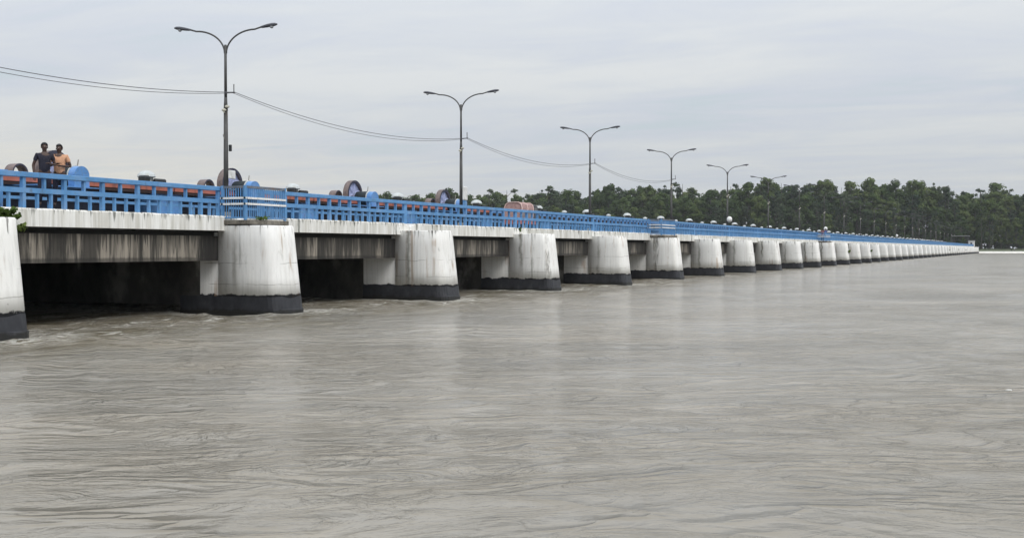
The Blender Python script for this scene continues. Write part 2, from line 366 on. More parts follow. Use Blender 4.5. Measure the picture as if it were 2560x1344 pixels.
# foam in front of the piers and torn lines running off them
near = math_n(t, 'MULTIPLY', math_n(t, 'SUBTRACT', s.outputs[1], 22.5), 0.30, clamp=True)
fo = noise_n(t, map_n(t, p, (0.9, 1.7, 1)), 1.0, 9, 0.72, 1.2)
fo2 = noise_n(t, map_n(t, p, (0.25, 0.5, 1), loc=(3, 3, 0)), 1.0, 4, 0.6)
fm = math_n(t, 'MULTIPLY', ramp_n(t, fo, [(0.53, 0.0), (0.62, 1.0)]), ramp_n(t, fo2, [(0.44, 0.0), (0.56, 1.0)]))
fm = math_n(t, 'MULTIPLY', fm, near)
fine = noise_n(t, map_n(t, p, (1.2, 2.0, 1), loc=(8, 1, 0)), 2.2, 8, 0.8, 0.5)
fleck = math_n(t, 'MULTIPLY', ramp_n(t, fine, [(0.71, 0.0), (0.75, 0.6)]), ramp_n(t, fo2, [(0.5, 0.0), (0.62, 1.0)]))
mud_refl = math_n(t, 'MULTIPLY', math_n(t, 'MULTIPLY', math_n(t, 'SUBTRACT', s.outputs[1], 19.0), 0.2, clamp=True), ramp_n(t, noise_n(t, map_n(t, p, (0.3, 0.7, 1), loc=(2, 2, 2)), 1.0, 6, 0.65, 0.8), [(0.42, 0.0), (0.6, 0.8)]))
col = mix_n(t, mud_refl, col, (0.12, 0.098, 0.055))  # muddy tone and dark reflections of the openings painted near the bridge
ddx = math_n(t, 'SUBTRACT', math_n(t, 'FLOORED_MODULO', math_n(t, 'ADD', s.outputs[0], 7.0-38.2), 14.0), 7.0)
ddy = math_n(t, 'MULTIPLY', math_n(t, 'SUBTRACT', 27.4, s.outputs[1]), 1.0)
ddy = math_n(t, 'MAXIMUM', ddy, 0.0)
dn = math_n(t, 'SQRT', math_n(t, 'ADD', math_n(t, 'MULTIPLY', ddx, ddx), math_n(t, 'MULTIPLY', ddy, ddy)))
collar = math_n(t, 'SUBTRACT', 1.0, math_n(t, 'MULTIPLY', math_n(t, 'SUBTRACT', dn, 1.2), 0.5), clamp=True)
fo3 = noise_n(t, map_n(t, p, (2.2, 2.8, 1), loc=(3, 9, 0)), 1.0, 8, 0.75, 1.0)
cf = math_n(t, 'MULTIPLY', collar, ramp_n(t, fo3, [(0.44, 0.0), (0.55, 1.0)]))
fm = math_n(t, 'MAXIMUM', fm, cf)
col = mix_n(t, math_n(t, 'MAXIMUM', math_n(t, 'MULTIPLY', fm, 0.9), fleck), col, (0.72, 0.70, 0.63))
t.links.new(col, b.inputs['Base Color'])
b.inputs['IOR'].default_value = 1.33; b.inputs['Roughness'].default_value = 0.17
cd = t.nodes.new('ShaderNodeVectorMath'); cd.operation = 'LENGTH'; t.links.new(p, cd.inputs[0]); dist = cd.outputs['Value']
pr_ = map_n(t, p, rot=(0, 0, R(60)))       # long axis of the ripples lies across the current
def wn(sc_, dist_, loc=(0, 0, 0), detail=3, rough=0.55): return noise_n(t, map_n(t, pr_, (sc_[0], sc_[1], 1), loc=loc), 1.0, detail, rough, dist_)
def ridge(sc_, dist_, loc=(0, 0, 0), detail=3, pw=4.0):
    a_ = math_n(t, 'ABSOLUTE', math_n(t, 'MULTIPLY', math_n(t, 'SUBTRACT', wn(sc_, dist_, loc, detail), 0.5), 2.0))
    return math_n(t, 'POWER', math_n(t, 'SUBTRACT', 1.0, a_, clamp=True), pw)
c1 = ramp_n(t, noise_n(t, map_n(t, p, (0.09, 0.13, 1), loc=(1, 6, 0)), 1.0, 4, 0.6, 0.8), [(0.40, 0.15), (0.60, 1.0)])
c2 = ramp_n(t, noise_n(t, map_n(t, p, (0.16, 0.28, 1), loc=(4, 2, 0)), 1.0, 4, 0.6, 1.0), [(0.44, 0.15), (0.60, 1.0)])
w2 = wn((1.5, 2.4), 1.1, detail=5, rough=0.6); w3 = wn((5.5, 8.0), 0.7, (2, 2, 0), 5, 0.62)
hh = math_n(t, 'MULTIPLY', ridge((0.2, 0.5), 0.9, pw=7.0), 0.07)
hh = math_n(t, 'ADD', hh, math_n(t, 'MULTIPLY', math_n(t, 'MULTIPLY', ridge((0.75, 1.3), 1.3, (3, 1, 0), 5, 7.0), c1), 0.06))
hh = math_n(t, 'ADD', hh, math_n(t, 'MULTIPLY', math_n(t, 'MULTIPLY', w2, c1), 0.085))
hh = math_n(t, 'ADD', hh, math_n(t, 'MULTIPLY', math_n(t, 'MULTIPLY', w3, c2), 0.030))
turb = math_n(t, 'MULTIPLY', math_n(t, 'SUBTRACT', s.outputs[1], 21.0), 0.18, clamp=True)
hh = math_n(t, 'ADD', hh, math_n(t, 'MULTIPLY', math_n(t, 'MULTIPLY', w2, turb), 0.25))
bn = t.nodes.new('ShaderNodeBump'); bn.inputs['Strength'].default_value = 1.0; bn.inputs['Distance'].default_value = 1.35
t.links.new(hh, bn.inputs['Height']); t.links.new(bn.outputs[0], b.inputs['Normal'])
WATER = m; me.materials.append(WATER)
wo_ = link('river_water', me); tag(wo_, kind='structure')

# ------------------------------------------------------------------ far bank
def camxy(r, Z): return (Z*CT + r*ST, Z*ST - r*CT)
def strip(name, mat, rows, r0, r1, n=80, wob=0.0, seed=1):
    """rows = (Z, height) lines running across; wobble makes the edge natural"""
    mb = MB(); rs = np.linspace(r0, r1, n); rr = random.Random(seed)
    wv = [rr.uniform(-wob, wob) for _ in rs]
    for k, (Z, z) in enumerate(rows):
        for r, w in zip(rs, wv):
            x, y = camxy(r, Z + (w if k < len(rows)-1 else 0)); mb.v.append((x, y, z + (rr.uniform(-0.25, 0.25) if 1 < z and wob else 0)))
    for k in range(len(rows)-1):
        for j in range(n-1): a = k*n+j; mb.f.append((a, a+1, a+n+1, a+n))
    return tag(mb.build(name, mat, smooth=True), kind='structure')
strip('ground', GRASS, [(664, 0.9), (672, 1.6), (690, 2.3), (760, 2.6), (1100, 2.8), (9000, 3.0)], -3500, 3500, 260, 1.5, 3)
strip('stone_revetment', simple('pale_revetment_stone', (0.62, 0.60, 0.55), 0.9, 0, 0.2, 0.3, dirt=(0.3, 0.28, 0.24)), [(646, -0.6), (652, 0.55), (657, 1.02), (664.5, 1.06)], 240, 420, 60, 0, 3)
strip('river_bank', simple('earth_bank', (0.12, 0.105, 0.075), 0.95, 0, 0.3, 0.3), [(650, -0.6), (654, 0.4), (666, 1.0)], -1500, 239, 60, 0, 4)
strip('river_bank', bpy.data.materials['earth_bank'], [(650, -0.6), (654, 0.4), (666, 1.0)], 421, 1500, 60, 0, 4)

# ------------------------------------------------------------------ piers, deck, girders
L = 14.0; X1 = 38.2; NP = 49                      # pier i stands at X1 + (i-1) L
def px(i): return X1 + (i-1)*L
ZT, ZB = 3.86, 3.26                               # top and bottom of the edge beam
def nose_ring(z, yback, n=9):
    """plan outline of a pier: straight sides, rounded cutwater leaning back as it rises"""
    f = max(0, z)/3.46; yn = 27.58 + 0.42*f; hw = 1.0
    pts = [(-hw, yback)]
    for k in range(n):
        a = math.pi + math.pi*k/(n-1)
        cx, sy = math.cos(a), math.sin(a)
        e = 0.40
        pts.append((hw*math.copysign(abs(cx)**e, cx), yn + 1.0*math.copysign(abs(sy)**e, sy)*(1 if abs(sy) > 1e-9 else 0)))
    pts.append((hw, yback)); return [(x, y, z) for x, y in pts]
YP = 31.3
def shaft_mesh(YP): return MB().loop([nose_ring(z, 29.40, 13) for z in (0.55, 1.4, 2.1, 2.8, 3.42)] + [[(x*0.985, y+0.03, 3.46) for x, y, z in nose_ring(3.46, 29.40, 13)]]).mesh('shaft', WHITE)
shaft_me = shaft_mesh(YP)
side_me, side_short = [MB().box(-0.94, 0.94, 29.402, y_, 0.55, 3.2).mesh('side_wall', WHITE) for y_ in (YP, 30.35)]
for me_s in (shaft_me,):
    for pl in me_s.polygons: pl.use_smooth = len(pl.vertices) == 4
rb = random.Random(5)
def band_ring(z, k): return [(x*1.012, y-0.012 if y < 30 else y, z + (k*0.05*math.sin(x*5+y*3))) for x, y, _ in nose_ring(z, YP, 13)]
band_me = MB().loop([band_ring(-1.5, 0), band_ring(0.0, 0), band_ring(0.35, 0), band_ring(0.64, 1)]).mesh('base_band', BAND)
foot_me = MB().loop([[(x*(1.03+0.02*math.sin(y*7+x*9)), y-0.035 if y < 30 else y, z+(0.05*math.sin(x*8+y*5) if z > 0 else 0)) for x, y, _ in nose_ring(0, YP, 13)] for z in (-1.5, 0.0, 0.14)]).mesh('footing', BAND)
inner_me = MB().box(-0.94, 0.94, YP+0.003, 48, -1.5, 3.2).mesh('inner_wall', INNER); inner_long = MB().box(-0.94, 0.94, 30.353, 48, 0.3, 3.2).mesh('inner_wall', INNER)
near_names = {
 0: 'white pier cut off by the left edge of the picture, weeds sprouting beside its top',
 1: 'big white pier carrying the nearest blue railed platform, rust streak down its left side',
 2: 'white pier with short dark drips along its top, next right of the nearest platform pier',
 3: 'white pier two right of the nearest platform pier, small weed at the joint above it',
 4: 'white pier with a dark vertical stain, next left of the second blue platform pier',
 5: 'stained white pier carrying the second blue railed platform halfway along the bridge',
 6: 'white pier just right of the second blue platform pier, wide foot band',
 7: 'white pier second to the right of the second blue platform pier',
 8: 'white pier third to the right of the second blue platform pier',
 9: 'white pier third to the left of the far crowded platform',
 10: 'white pier next left of the far crowded platform',
 11: 'far white pier under the platform where two small figures stand',
 12: 'far white pier with two dark weedy spots, next right of the crowded platform pier'}
for i in range(NP):
    t_ = empty('bridge_pier', (px(i), 0, 0), 0, near_names.get(i, 'distant white pier, %s to the right of the far crowded platform pier' % ORD[i-12] if 12 <= i < 25 else 'small distant white pier overlapping its neighbours towards the wooded end of the bridge'),
               'bridge pier', 'white bridge piers with black feet')
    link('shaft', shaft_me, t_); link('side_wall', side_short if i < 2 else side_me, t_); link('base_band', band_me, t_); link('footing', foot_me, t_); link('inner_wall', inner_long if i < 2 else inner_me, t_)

deck = empty('bridge_deck', (X1, 29.2, 0), 0, 'long low white-edged concrete bridge deck running across the river on white piers', 'bridge')
def dpart(name, me, x, y=0, z=0): return link(name, me, deck, (x-X1, y-29.2, z))
XE = px(NP-1)
MB().box(px(0)-14, XE+20, 29.93, 45.7, 3.21, 3.84).build('slab', CONC, deck, (-X1, -29.2, 0))  # slab's back edge extended past the road to block skylight underneath
MB().box(px(0)-14, XE+20, 31.4, 42.6, 3.844, 3.90).build('road', ASPH, deck, (-X1, -29.2, 0))
MB().box(px(0)-14, XE+20, 38.9, 39.7, 3.904, 4.10).build('median_kerb', CONC, deck, (-X1, -29.2, 0))
def edge_mesh(x0, x1, seed):
    # beam with rounded upper corners at its ends and a slightly uneven top
    rr = random.Random(seed); n = 24; mb = MB(); rings = []
    for k in range(n+1):
        x = x0 + (x1-x0)*k/n; e = min(x-x0, x1-x)
        dz = 0.14*max(0, 1-e/0.35)**2 + rr.uniform(0, 0.022)
        rings.append([(x, 29.10, ZB), (x, 29.10, ZT-0.05-dz), (x, 29.14, ZT-dz), (x, 29.92, ZT-dz), (x, 29.92, ZB)])
    return mb.loop(rings).mesh('edge_beam', EDGE)
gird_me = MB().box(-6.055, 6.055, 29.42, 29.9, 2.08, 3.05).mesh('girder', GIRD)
RECESS_SHADE = simple('recess_shade_black', (0.012, 0.012, 0.011), 0.9)
cor_me = MB().box(-5.99, 5.99, 29.6, 29.928, 3.053, 3.205).mesh('bearing_recess', RECESS_SHADE)  # shade below the beam overhang, put in as a near-black strip
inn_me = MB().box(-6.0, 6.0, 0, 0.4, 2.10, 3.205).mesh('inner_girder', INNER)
em = [edge_mesh(-6.98, 6.98, s_) for s_ in range(4)]
for i in range(NP-1):
    xm = px(i)+7
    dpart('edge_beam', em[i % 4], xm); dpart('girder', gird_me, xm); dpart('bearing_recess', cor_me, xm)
    if i < 12:
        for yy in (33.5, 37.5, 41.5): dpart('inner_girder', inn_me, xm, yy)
dpart('edge_beam', em[0], px(0)-7)
# sluice gates hang behind the deck
gate_me = MB()
for k in range(9): gate_me.box(-5.95, 5.95, 46.0-(0.12 if k % 2 else 0.0), 46.25, -1+k*0.74, -1+(k+1)*0.74-0.005)
gate_me = gate_me.mesh('sluice_gate', NAVY)
hoistb = empty('hoist_bridge', (X1, 44.7, 3.84), 0, 'red and blue painted hoist girder running along the far side of the bridge road', 'hoist gantry')
def hpart(name, me, x, y=0, z=0): return link(name, me, hoistb, (x-X1, y-44.7, z-3.84))
red_me = MB().box(-6.95, 6.95, 44.3, 44.6, 5.78, 6.10).mesh('girder', RED)
blu_me = MB().box(-6.95, 6.95, 44.3, 44.6, 5.78, 6.10).mesh('girder', BLUE2)
dk_me = MB().box(-6.95, 6.95, 44.34, 45.5, 5.62, 5.775).mesh('girder_flange', UNDERDK)  # near-black strip along the girder's underside
wk_me = MB().box(-6.98, 6.98, 44.2, 46.0, 6.104, 6.16).mesh('walkway', CONC)
col_me = MB().box(-1.04, 1.04, 44.65, 45.9, 3.84, 6.1).mesh('column', BLUE2)
for i in range(-0, NP-1):
    xm = px(i)+7
    g_ = hpart('sluice_gate', gate_me, xm)
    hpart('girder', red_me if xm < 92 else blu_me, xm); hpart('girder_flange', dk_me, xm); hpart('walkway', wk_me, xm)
    if i: hpart('column', col_me, px(i))
# second railing beyond the road
far = empty('balustrade', (X1, 43, 3.84), 0, 'long pale blue railing beyond the road, glimpsed through the gaps of the near railing', 'railing')
def frail(i, detailed):
    mb = MB(); x0, x1 = px(i)+0.05-X1, px(i)+L-0.05-X1
    mb.box(x0, x1, -0.08, 0.08, 1.02, 1.16); mb.box(x0, x1, -0.06, 0.06, 0.5, 0.60)
    mb.build('handrail', BLUE, far)
    mb = MB(); n = 9
    for k in range(n): x = x0 + (x1-x0)*k/(n-1); mb.box(x-0.05, x+0.05, -0.05, 0.05, 0.0, 1.015)
    tag(mb.build('balusters', BLUE, far), kind='stuff')
for i in range(NP-1): frail(i, i < 8)

# ------------------------------------------------------------------ near blue balustrade, one section per bay
YR = 29.42
def sec_posts(i):
    if i == 0: return [37.22]+[36.15-1.735*j for j in range(0, 8)]
    x0 = px(i); xs = [x0+0.07+(L-0.14)/8*j for j in range(9)]
    if i == 1: xs = [39.95]+[x for x in xs if x > 41]
    if i == 5: xs = [97.25]+[x for x in xs if x > 98.3]
    if i == 11: xs = [181.9]+[x for x in xs if x > 183]
    return xs
p_me = MB().box(-0.065, 0.065, -0.075, 0.075, ZT-0.02, 4.835).mesh('post', BLUE, bevel=0.008)
ub_me = MB().box(-0.042, 0.042, -0.06, 0.06, 4.502, 4.832).mesh('upper_baluster', BLUE)
lb_me = MB().box(-0.036, 0.036, -0.055, 0.055, ZT-0.02, 4.338).mesh('lower_baluster', BLUE)
sec_label = {0: 'near blue concrete railing left of the nearest platform, in front of the two standing men',
 1: 'blue concrete railing just right of the nearest bar-fenced platform', 2: 'blue concrete railing under the second lamp post',
 3: 'blue concrete railing in front of the pink-hooded van', 4: 'blue concrete railing ending at the second blue platform',
 5: 'blue concrete railing starting right after the second blue platform', 6: 'blue concrete railing one bay beyond the second blue platform',
 7: 'blue concrete railing two bays beyond the second blue platform', 10: 'distant blue railing ending at the far crowded platform', 11: 'distant blue railing starting right of the far crowded platform'}
for i in range(NP-1):
    xs = sorted(sec_posts(i)); xa, xb = xs[0], xs[-1]; x0 = px(i)
    t_ = empty('balustrade', (x0, YR, 0), 0, sec_label.get(i, 'blue concrete railing, %s stretch to the right of the second blue platform' % ORD[i-5] if i < 10 else 'blue railing stretch, %s to the right of the far crowded platform' % ORD[i-11] if i < 22 else 'thin far stretch of the blue railing along the bridge edge towards the trees'), 'railing', 'blue railing sections along the bridge edge')
    MB().box(xa-0.09-x0, xb+0.09-x0, -0.12, 0.12, 4.838, 5.0).build('top_rail', BLUE, t_, bevel=0.012)
    MB().box(xa+0.0701-x0, xb-0.0701-x0, -0.085, 0.085, 4.34, 4.50).build('middle_rail', BLUE, t_)
    if i == 0 or i == 1 or i < 7:
        for x in xs: link('post', p_me, t_, (x-x0, 0, 0))
        for a, b_ in zip(xs, xs[1:]):
            w = b_-a
            if w > 1.2:
                link('upper_baluster', ub_me, t_, ((a+b_)/2-x0, 0, 0))
                for q in (1/3, 2/3): link('lower_baluster', lb_me, t_, (a+w*q-x0, 0, 0))
            else: link('lower_baluster', lb_me, t_, ((a+b_)/2-x0, 0, 0))
    else:
        for nm in ('post', 'balusters'):
            mb = MB()
            if nm == 'post':
                for x in xs: mb.box(x-0.07-x0, x+0.07-x0, -0.09, 0.09, ZT-0.02, 4.835)
            else:
                for a, b_ in zip(xs, xs[1:]):
                    w = b_-a; m_ = (a+b_)/2-x0; mb.box(m_-0.05, m_+0.05, -0.08, 0.08, 4.502, 4.832)
                    for q in (1/3, 2/3): c_ = a+w*q-x0; mb.box(c_-0.045, c_+0.045, -0.07, 0.07, ZT-0.02, 4.338)
            tag(mb.build('posts' if nm == 'post' else nm, BLUE, t_), kind='stuff')

# railed platforms over three piers
def platform(i, xr, lab):
    xl = px(i)-0.98; x0 = px(i); yf = 28.1
    t_ = empty('viewing_platform', (x0, yf, 3.47), 0, lab, 'platform', 'bar-fenced platforms over the pier noses')
    def b(name, mat, *a, **k): return MB().box(a[0]-x0, a[1]-x0, a[2]-yf, a[3]-yf, a[4]-3.47, a[5]-3.47).build(name, mat, t_, **k)
    b('floor_slab', SLABM, xl-0.05, xr-0.1, yf-0.28, 29.19, 3.50, 3.68, bevel=0.02)
    b('bearing_strip', BLACK, xl+0.2, xr-0.45, yf-0.16, 29.15, 3.462, 3.498)
    rust = simple('rusty_blue_rail', (0.13, 0.16, 0.2), 0.6, 0, 0.3, 3, dirt=(0.14, 0.08, 0.05)) if 'rusty_blue_rail' not in bpy.data.materials else bpy.data.materials['rusty_blue_rail']
    b('top_rail', rust, xl+0.08, xr, yf-0.04, yf+0.04, 4.93, 5.02); b('top_rail', rust, xl, xl+0.075, yf-0.04, 29.28, 4.93, 5.02)
    for z in (4.27, 4.50):
        b('pipe_rail', WBOX, xl+0.06, xr, yf-0.075, yf-0.035, z, z+0.075); b('pipe_rail', WBOX, xl-0.045, xl-0.004, yf-0.075, 29.28, z, z+0.075)
    b('bottom_rail', BLUE, xl+0.05, xr, yf-0.02, yf+0.03, 3.74, 3.79); b('bottom_rail', BLUE, xl, xl+0.045, yf-0.02, 29.28, 3.74, 3.79)
    for (x, y) in ((xl, yf), (xr, yf), (xl, 29.2), (xr, 29.2)):
        b('post', BLUE, x-0.045, x+0.045, y-0.045, y+0.045, 3.68, 5.03)
    bar = MB().box(-0.016, 0.016, -0.016, 0.016, 0.0, 1.14).mesh('fence_bar', BLUE)
    n = int((xr-xl)/0.125)
    for k in range(1, n): link('fence_bar', bar, t_, (xl+(xr-xl)*k/n-x0, 0.0, 3.79-3.47))
    for k in range(1, 10): link('fence_bar', bar, t_, (xl-x0+0.02, 1.15*k/10, 3.79-3.47))
    for k in range(1, 10): link('fence_bar', bar, t_, (xr-x0, 1.15*k/10, 3.79-3.47))
    return t_
platform(1, 39.85, 'nearest blue bar-fenced platform with two white pipe rails, below the first lamp post')
platform(5, 97.1, 'second blue bar-fenced platform halfway along the bridge, with no people on it')
platform(11, 181.6, 'far small platform on the bridge edge where two figures stand')

# ------------------------------------------------------------------ lamp posts
def make_lamp():
    t_ = empty('lamp_post', (0, 0, 0))
    MB().box(-0.22, 0.22, -0.22, 0.22, 4.10, 4.5).build('plinth', CONC, t_, bevel=0.03)
    MB().tube([(0, 0, 4.5), (0, 0, 7.2), (0, 0, 9.9)], [0.135, 0.125, 0.105], 12).build('lower_pole', GALV, t_, smooth=True)
    MB().tube([(0, 0, 9.9), (0, 0, 10.6)], [0.115, 0.08], 12).build('taper_sleeve', GALV, t_, smooth=True)
    MB().tube([(0, 0, 10.6), (0, 0, 13.4)], [0.078, 0.07], 12).build('upper_pole', GALV, t_, smooth=True)
    for s_ in (-1, 1):
        pts = []
        for k in range(15):
            q = k/14; a = q*math.pi/2
            pts.append((0, s_*(0.05 + 1.62*(1-math.cos(a))), 12.95 + 1.22*math.sin(a)))
        pts.append((0, s_*2.05, 14.28))
        MB().tube(pts, [0.046]*len(pts), 8).build('arm', GALV, t_, smooth=True)
        mb = MB(); rings = []
        for (d, w, h, dz) in ((0, 0.05, 0.05, 0), (0.12, 0.08, 0.07, 0.0), (0.35, 0.12, 0.09, 0.01), (0.62, 0.13, 0.10, 0.015), (0.82, 0.11, 0.08, 0.01), (0.93, 0.05, 0.04, 0)):
            c = Vector((0, s_*(2.0+d), 14.27 + d*0.13+dz))
            rings.append([c+Vector((w*math.cos(a), 0, h*math.sin(a))) for a in (2*math.pi*j/10 for j in range(10))])
        h_ = mb.loop(rings).build('lamp_head', HEAD, t_, smooth=True)
        mb = MB().lathe([(0.02, -0.11), (0.07, -0.09), (0.10, -0.04), (0.10, 0.0)], 10, 'z', (0, s_*2.62, 14.29)).build('lens', GLASS, h_, smooth=True)
    MB().tube([(0, 0, 10.84), (0.0, -0.55, 10.86)], 0.03, 6).build('bracket', GALV, t_)
    MB().tube([(0, -0.47, 10.8), (0, -0.47, 11.3)], 0.028, 6).build('insulator_pin', GALV, t_)
    return t_
lamp_proto = make_lamp()
XL, DL, LY = 50.4, 28.0, 39.3
lamp_lab = {0: 'tallest and nearest double-armed lamp post, rising behind the first blue platform', 1: 'second double-armed lamp post, white sign box at its foot',
 2: 'third double-armed lamp post, first one standing against the tree line', 3: 'fourth double-armed lamp post, last one reached by the hanging cable',
 4: 'fifth double-armed lamp post, with a white box at its foot', 5: 'sixth double-armed lamp post, arms just clearing the treetops',
 6: 'double-armed lamp post against the forest, first one wholly below the treetops', 7: 'lamp post with white box at its foot, against the forest by the far crowded platform',
 8: 'double-armed lamp post against the forest just right of the far crowded platform'}
lamps = []
for k in range(24):
    o = lamp_proto if k == 0 else copy_tree(lamp_proto)
    o.location = (XL+DL*k, LY, 0); o.rotation_euler = (0, 0, R(14)+random.uniform(-0.05, 0.05))
    tag(o, lamp_lab.get(k, 'distant double-armed lamp post, %s to the right of the far crowded platform' % ORD[k-8] if k < 16 else 'tiny distant double-armed lamp post almost lost against the dark trees'), 'lamp post', 'double-armed lamp posts along the bridge median')
    lamps.append(o)
for k, o in enumerate(lamps):
    n = MB(); n.lathe([(0.05, 0), (0.13, 0.04), (0.13, 0.11), (0.05, 0.15)], 8, 'z', (-0.17, 0.02, 9.85)); n.lathe([(0.05, 0), (0.13, 0.04), (0.13, 0.11), (0.05, 0.15)], 8, 'z', (-0.12, -0.14, 10.03)); n.box(-0.30, 0.0, -0.02, 0.02, 9.78, 9.83)
    n.build('insulator', CREAM, o)
    if k == 0:
        MB().box(0.06, 0.2, -0.26, -0.12, 7.75, 8.1).build('junction_box', BLACK, o, bevel=0.02)
        MB().tube([(-0.12, 0, 8.35), (-0.32, 0, 8.6)], 0.03, 6).build('bracket_stub', CONC, o)
        MB().box(-0.25, 0.42, -0.36, -0.24, 6.28, 6.72).build('sign_board', WBOX, o, bevel=0.02)
    if k == 1:
        MB().box(-0.36, 0.36, -0.42, -0.2, 6.2, 7.2).build('sign_board', WBOX, o, bevel=0.03)
        MB().box(-0.30, 0.30, -0.40, -0.22, 5.0, 6.15).build('cabinet', BLUE, o, bevel=0.02)
    if k in (4, 7, 12):
        MB().lathe([(0.1, 6.25), (0.36, 6.45), (0.4, 6.7), (0.34, 6.95), (0.12, 7.1)], 10, 'z', (0, -0.3, 0)).build('white_drum', WBOX, o, smooth=True)

# cables
def cable(x0, x1, z0, z1, sag, y, lab, r=0.018):
    pts = []
    for k in range(33):
        q = k/32; pts.append((x0+(x1-x0)*q, y+0.0*q, z0+(z1-z0)*q - 4*sag*q*(1-q)))
    o = MB().tube(pts, r, 5).build('overhead_cable', CABLE)
    tag(o, lab, 'cable', 'cables strung between the lamp posts')
BX, BY = XL+0.12, LY-0.47
spn = [('leftmost, running out of the left edge of the picture', -1), ('between the nearest and second lamp posts', 0), ('between the second and third lamp posts', 1), ('between the third and fourth lamp posts', 2)]
for nm, k in spn:
    x0 = BX+DL*k; x1 = BX+DL*(k+1)
    cable(x0, x1, 10.88, 10.88, 0.88, BY, 'upper hanging cable, '+nm)
    cable(x0, x1, 10.84, 10.84, 1.02, BY+0.08, 'lower, slacker hanging cable, '+nm, 0.014)

# ------------------------------------------------------------------ gate hoists and their white housings
def make_hoist():
    t_ = empty('gate_hoist', (0, 0, 0))
    def ring(name, r, w, y, mo, mi, cx=0, cz=0.42, web=None):
        mb = MB(); n = 28; rings = []
        for k in range(n):
            a = 2*math.pi*k/n; c, s_ = math.cos(a), math.sin(a)
            rings.append([(cx+r*c, y-w/2, cz+r*s_), (cx+r*c, y+w/2, cz+r*s_), (cx+r*0.84*c, y+w/2, cz+r*0.84*s_), (cx+r*0.84*c, y-w/2, cz+r*0.84*s_)])
        o = mb.loop(rings, closed=True).build(name, mo, t_)
        o.data.materials.append(mi)
        for p_ in o.data.polygons:
            if abs(p_.normal.y) > 0.5: p_.material_index = 1
        if web:
            mb = MB(); mb.lathe([(0.22*r, y-0.09), (0.22*r, y+0.09)], 12, 'y', (cx, 0, cz))
            for k in range(6):
                a = 2*math.pi*k/6+0.3; d = Vector((math.cos(a), 0, math.sin(a)))
                mb.tube([Vector((cx, y, cz))+d*0.2*r, Vector((cx, y, cz))+d*0.86*r], 0.11*r, 6)
            mb.build('spokes', web, o)
            MB().lathe([(0.30*r, y-0.04), (0.835*r, y-0.03), (0.835*r, y+0.03), (0.30*r, y+0.04)], 24, 'y', (cx, 0, cz)).build('web_disc', web, o)
        return o
    ring('gear_wheel', 1.0, 0.42, 0.15, RIM, RIMIN, web=LILAC)
    ring('small_gear_wheel', 0.50, 0.55, 0.1, RIM, RIMIN, cx=-2.35, cz=0.10)
    MB().lathe([(0.50, -1.12), (0.50, -0.2)], 20, 'y', (0.15, 0, 0.12)).build('rope_drum', ROPE, t_, smooth=False)
    MB().lathe([(0.52, -1.20), (0.52, -1.125)], 20, 'y', (0.15, 0, 0.12)).build('drum_flange', DOME, t_)
    mb = MB(); mb.box(-0.35, 0.65, -1.62, -1.21, -0.45, 0.12)
    n = 12; mb.loop([[(0.15+0.5*math.cos(math.pi*k/n), y, 0.125+0.46*math.sin(math.pi*k/n)) for k in range(n+1)] for y in (-1.62, -1.21)])
    mb.build('gearbox_cover', BLUE2, t_)
    MB().tube([(0.9, -0.5, 0.3), (1.05, -0.5, 1.0)], 0.03, 6).build('lever', CONC, t_)
    MB().box(-2.9, 1.2, -1.75, 0.6, -0.50, -0.455).build('bed_plate', BLUE2, t_)
    return t_
h0 = make_hoist()
hl = ['gate hoist with its big gear wheel behind the two standing men', 'big brown-rimmed gear wheel with dark drum and blue cover, behind the nearest lamp post',
      'gear wheel and drum standing alone on the skyline between the first and second lamp posts', 'gear wheel just left of the second lamp post']
for k in range(4):
    o = h0 if k == 0 else copy_tree(h0)
    o.location = (43.8+14*k+0.1*k, 44.7, 6.06); tag(o, hl[k], 'gate hoist', 'gate hoists with gear wheels')
def make_cap(s_=1.0):
    t_ = empty('motor_housing', (0, 0, 0))
    MB().box(-0.30*s_, 0.30*s_, -0.28*s_, 0.28*s_, 0, 0.36*s_).build('body', DOME, t_, bevel=0.02)
    MB().lathe([(0.50*s_, 0.365*s_), (0.55*s_, 0.42*s_), (0.50*s_, 0.56*s_), (0.36*s_, 0.70*s_), (0.18*s_, 0.765*s_), (0.05*s_, 0.78*s_)], 16, 'z').build('domed_lid', DOME, t_, smooth=False)
    return t_
c0 = make_cap(0.92); c1 = make_cap(0.52)
caplab = {0: 'white domed motor housing above the near railing, left of the nearest lamp post', 1: 'white domed motor housing just right of the nearest blue platform',
          2: 'white domed motor housing left of the second lamp post, by the first treetops', 3: 'white domed motor housing between the second lamp post and the pink-hooded van',
          4: 'white domed motor housing just right of the pink-hooded van', 5: 'white domed motor housing just right of the third lamp post', 6: 'white domed motor housing left of the second blue platform',
          7: 'white domed motor housing above the second blue platform'}
for k in range(46):
    o = c0 if k == 0 else copy_tree(c0)
    o.location = (50.6+14*k, 44.9, 6.16); tag(o, caplab.get(k, 'white domed motor housing, %s to the right of the second blue platform' % ORD[k-8] if k < 17 else 'tiny far white domed housing in the row above the blue railing'), 'motor housing', 'white domed housings along the hoist walkway')
    if k == 0:
        MB().box(-0.62, -0.2, -0.5, 0.1, 0.02, 0.42).build('motor', BLACK, o, bevel=0.08); MB().box(0.1, 1.0, -0.6, -0.3, 0.0, 0.28).build('motor', BLACK, o, bevel=0.08)
for k in range(34):
    o = c1 if k == 0 else copy_tree(c1)
    o.location = (113.8+14*k, 44.9, 6.16)
    tag(o, 'little white domed housing, %s of the small ones counted from the third lamp post' % ORD[k] if k < 8 else 'little white domed housing standing between two bigger ones along the far hoist walkway', 'motor housing', 'little housings between the big ones')

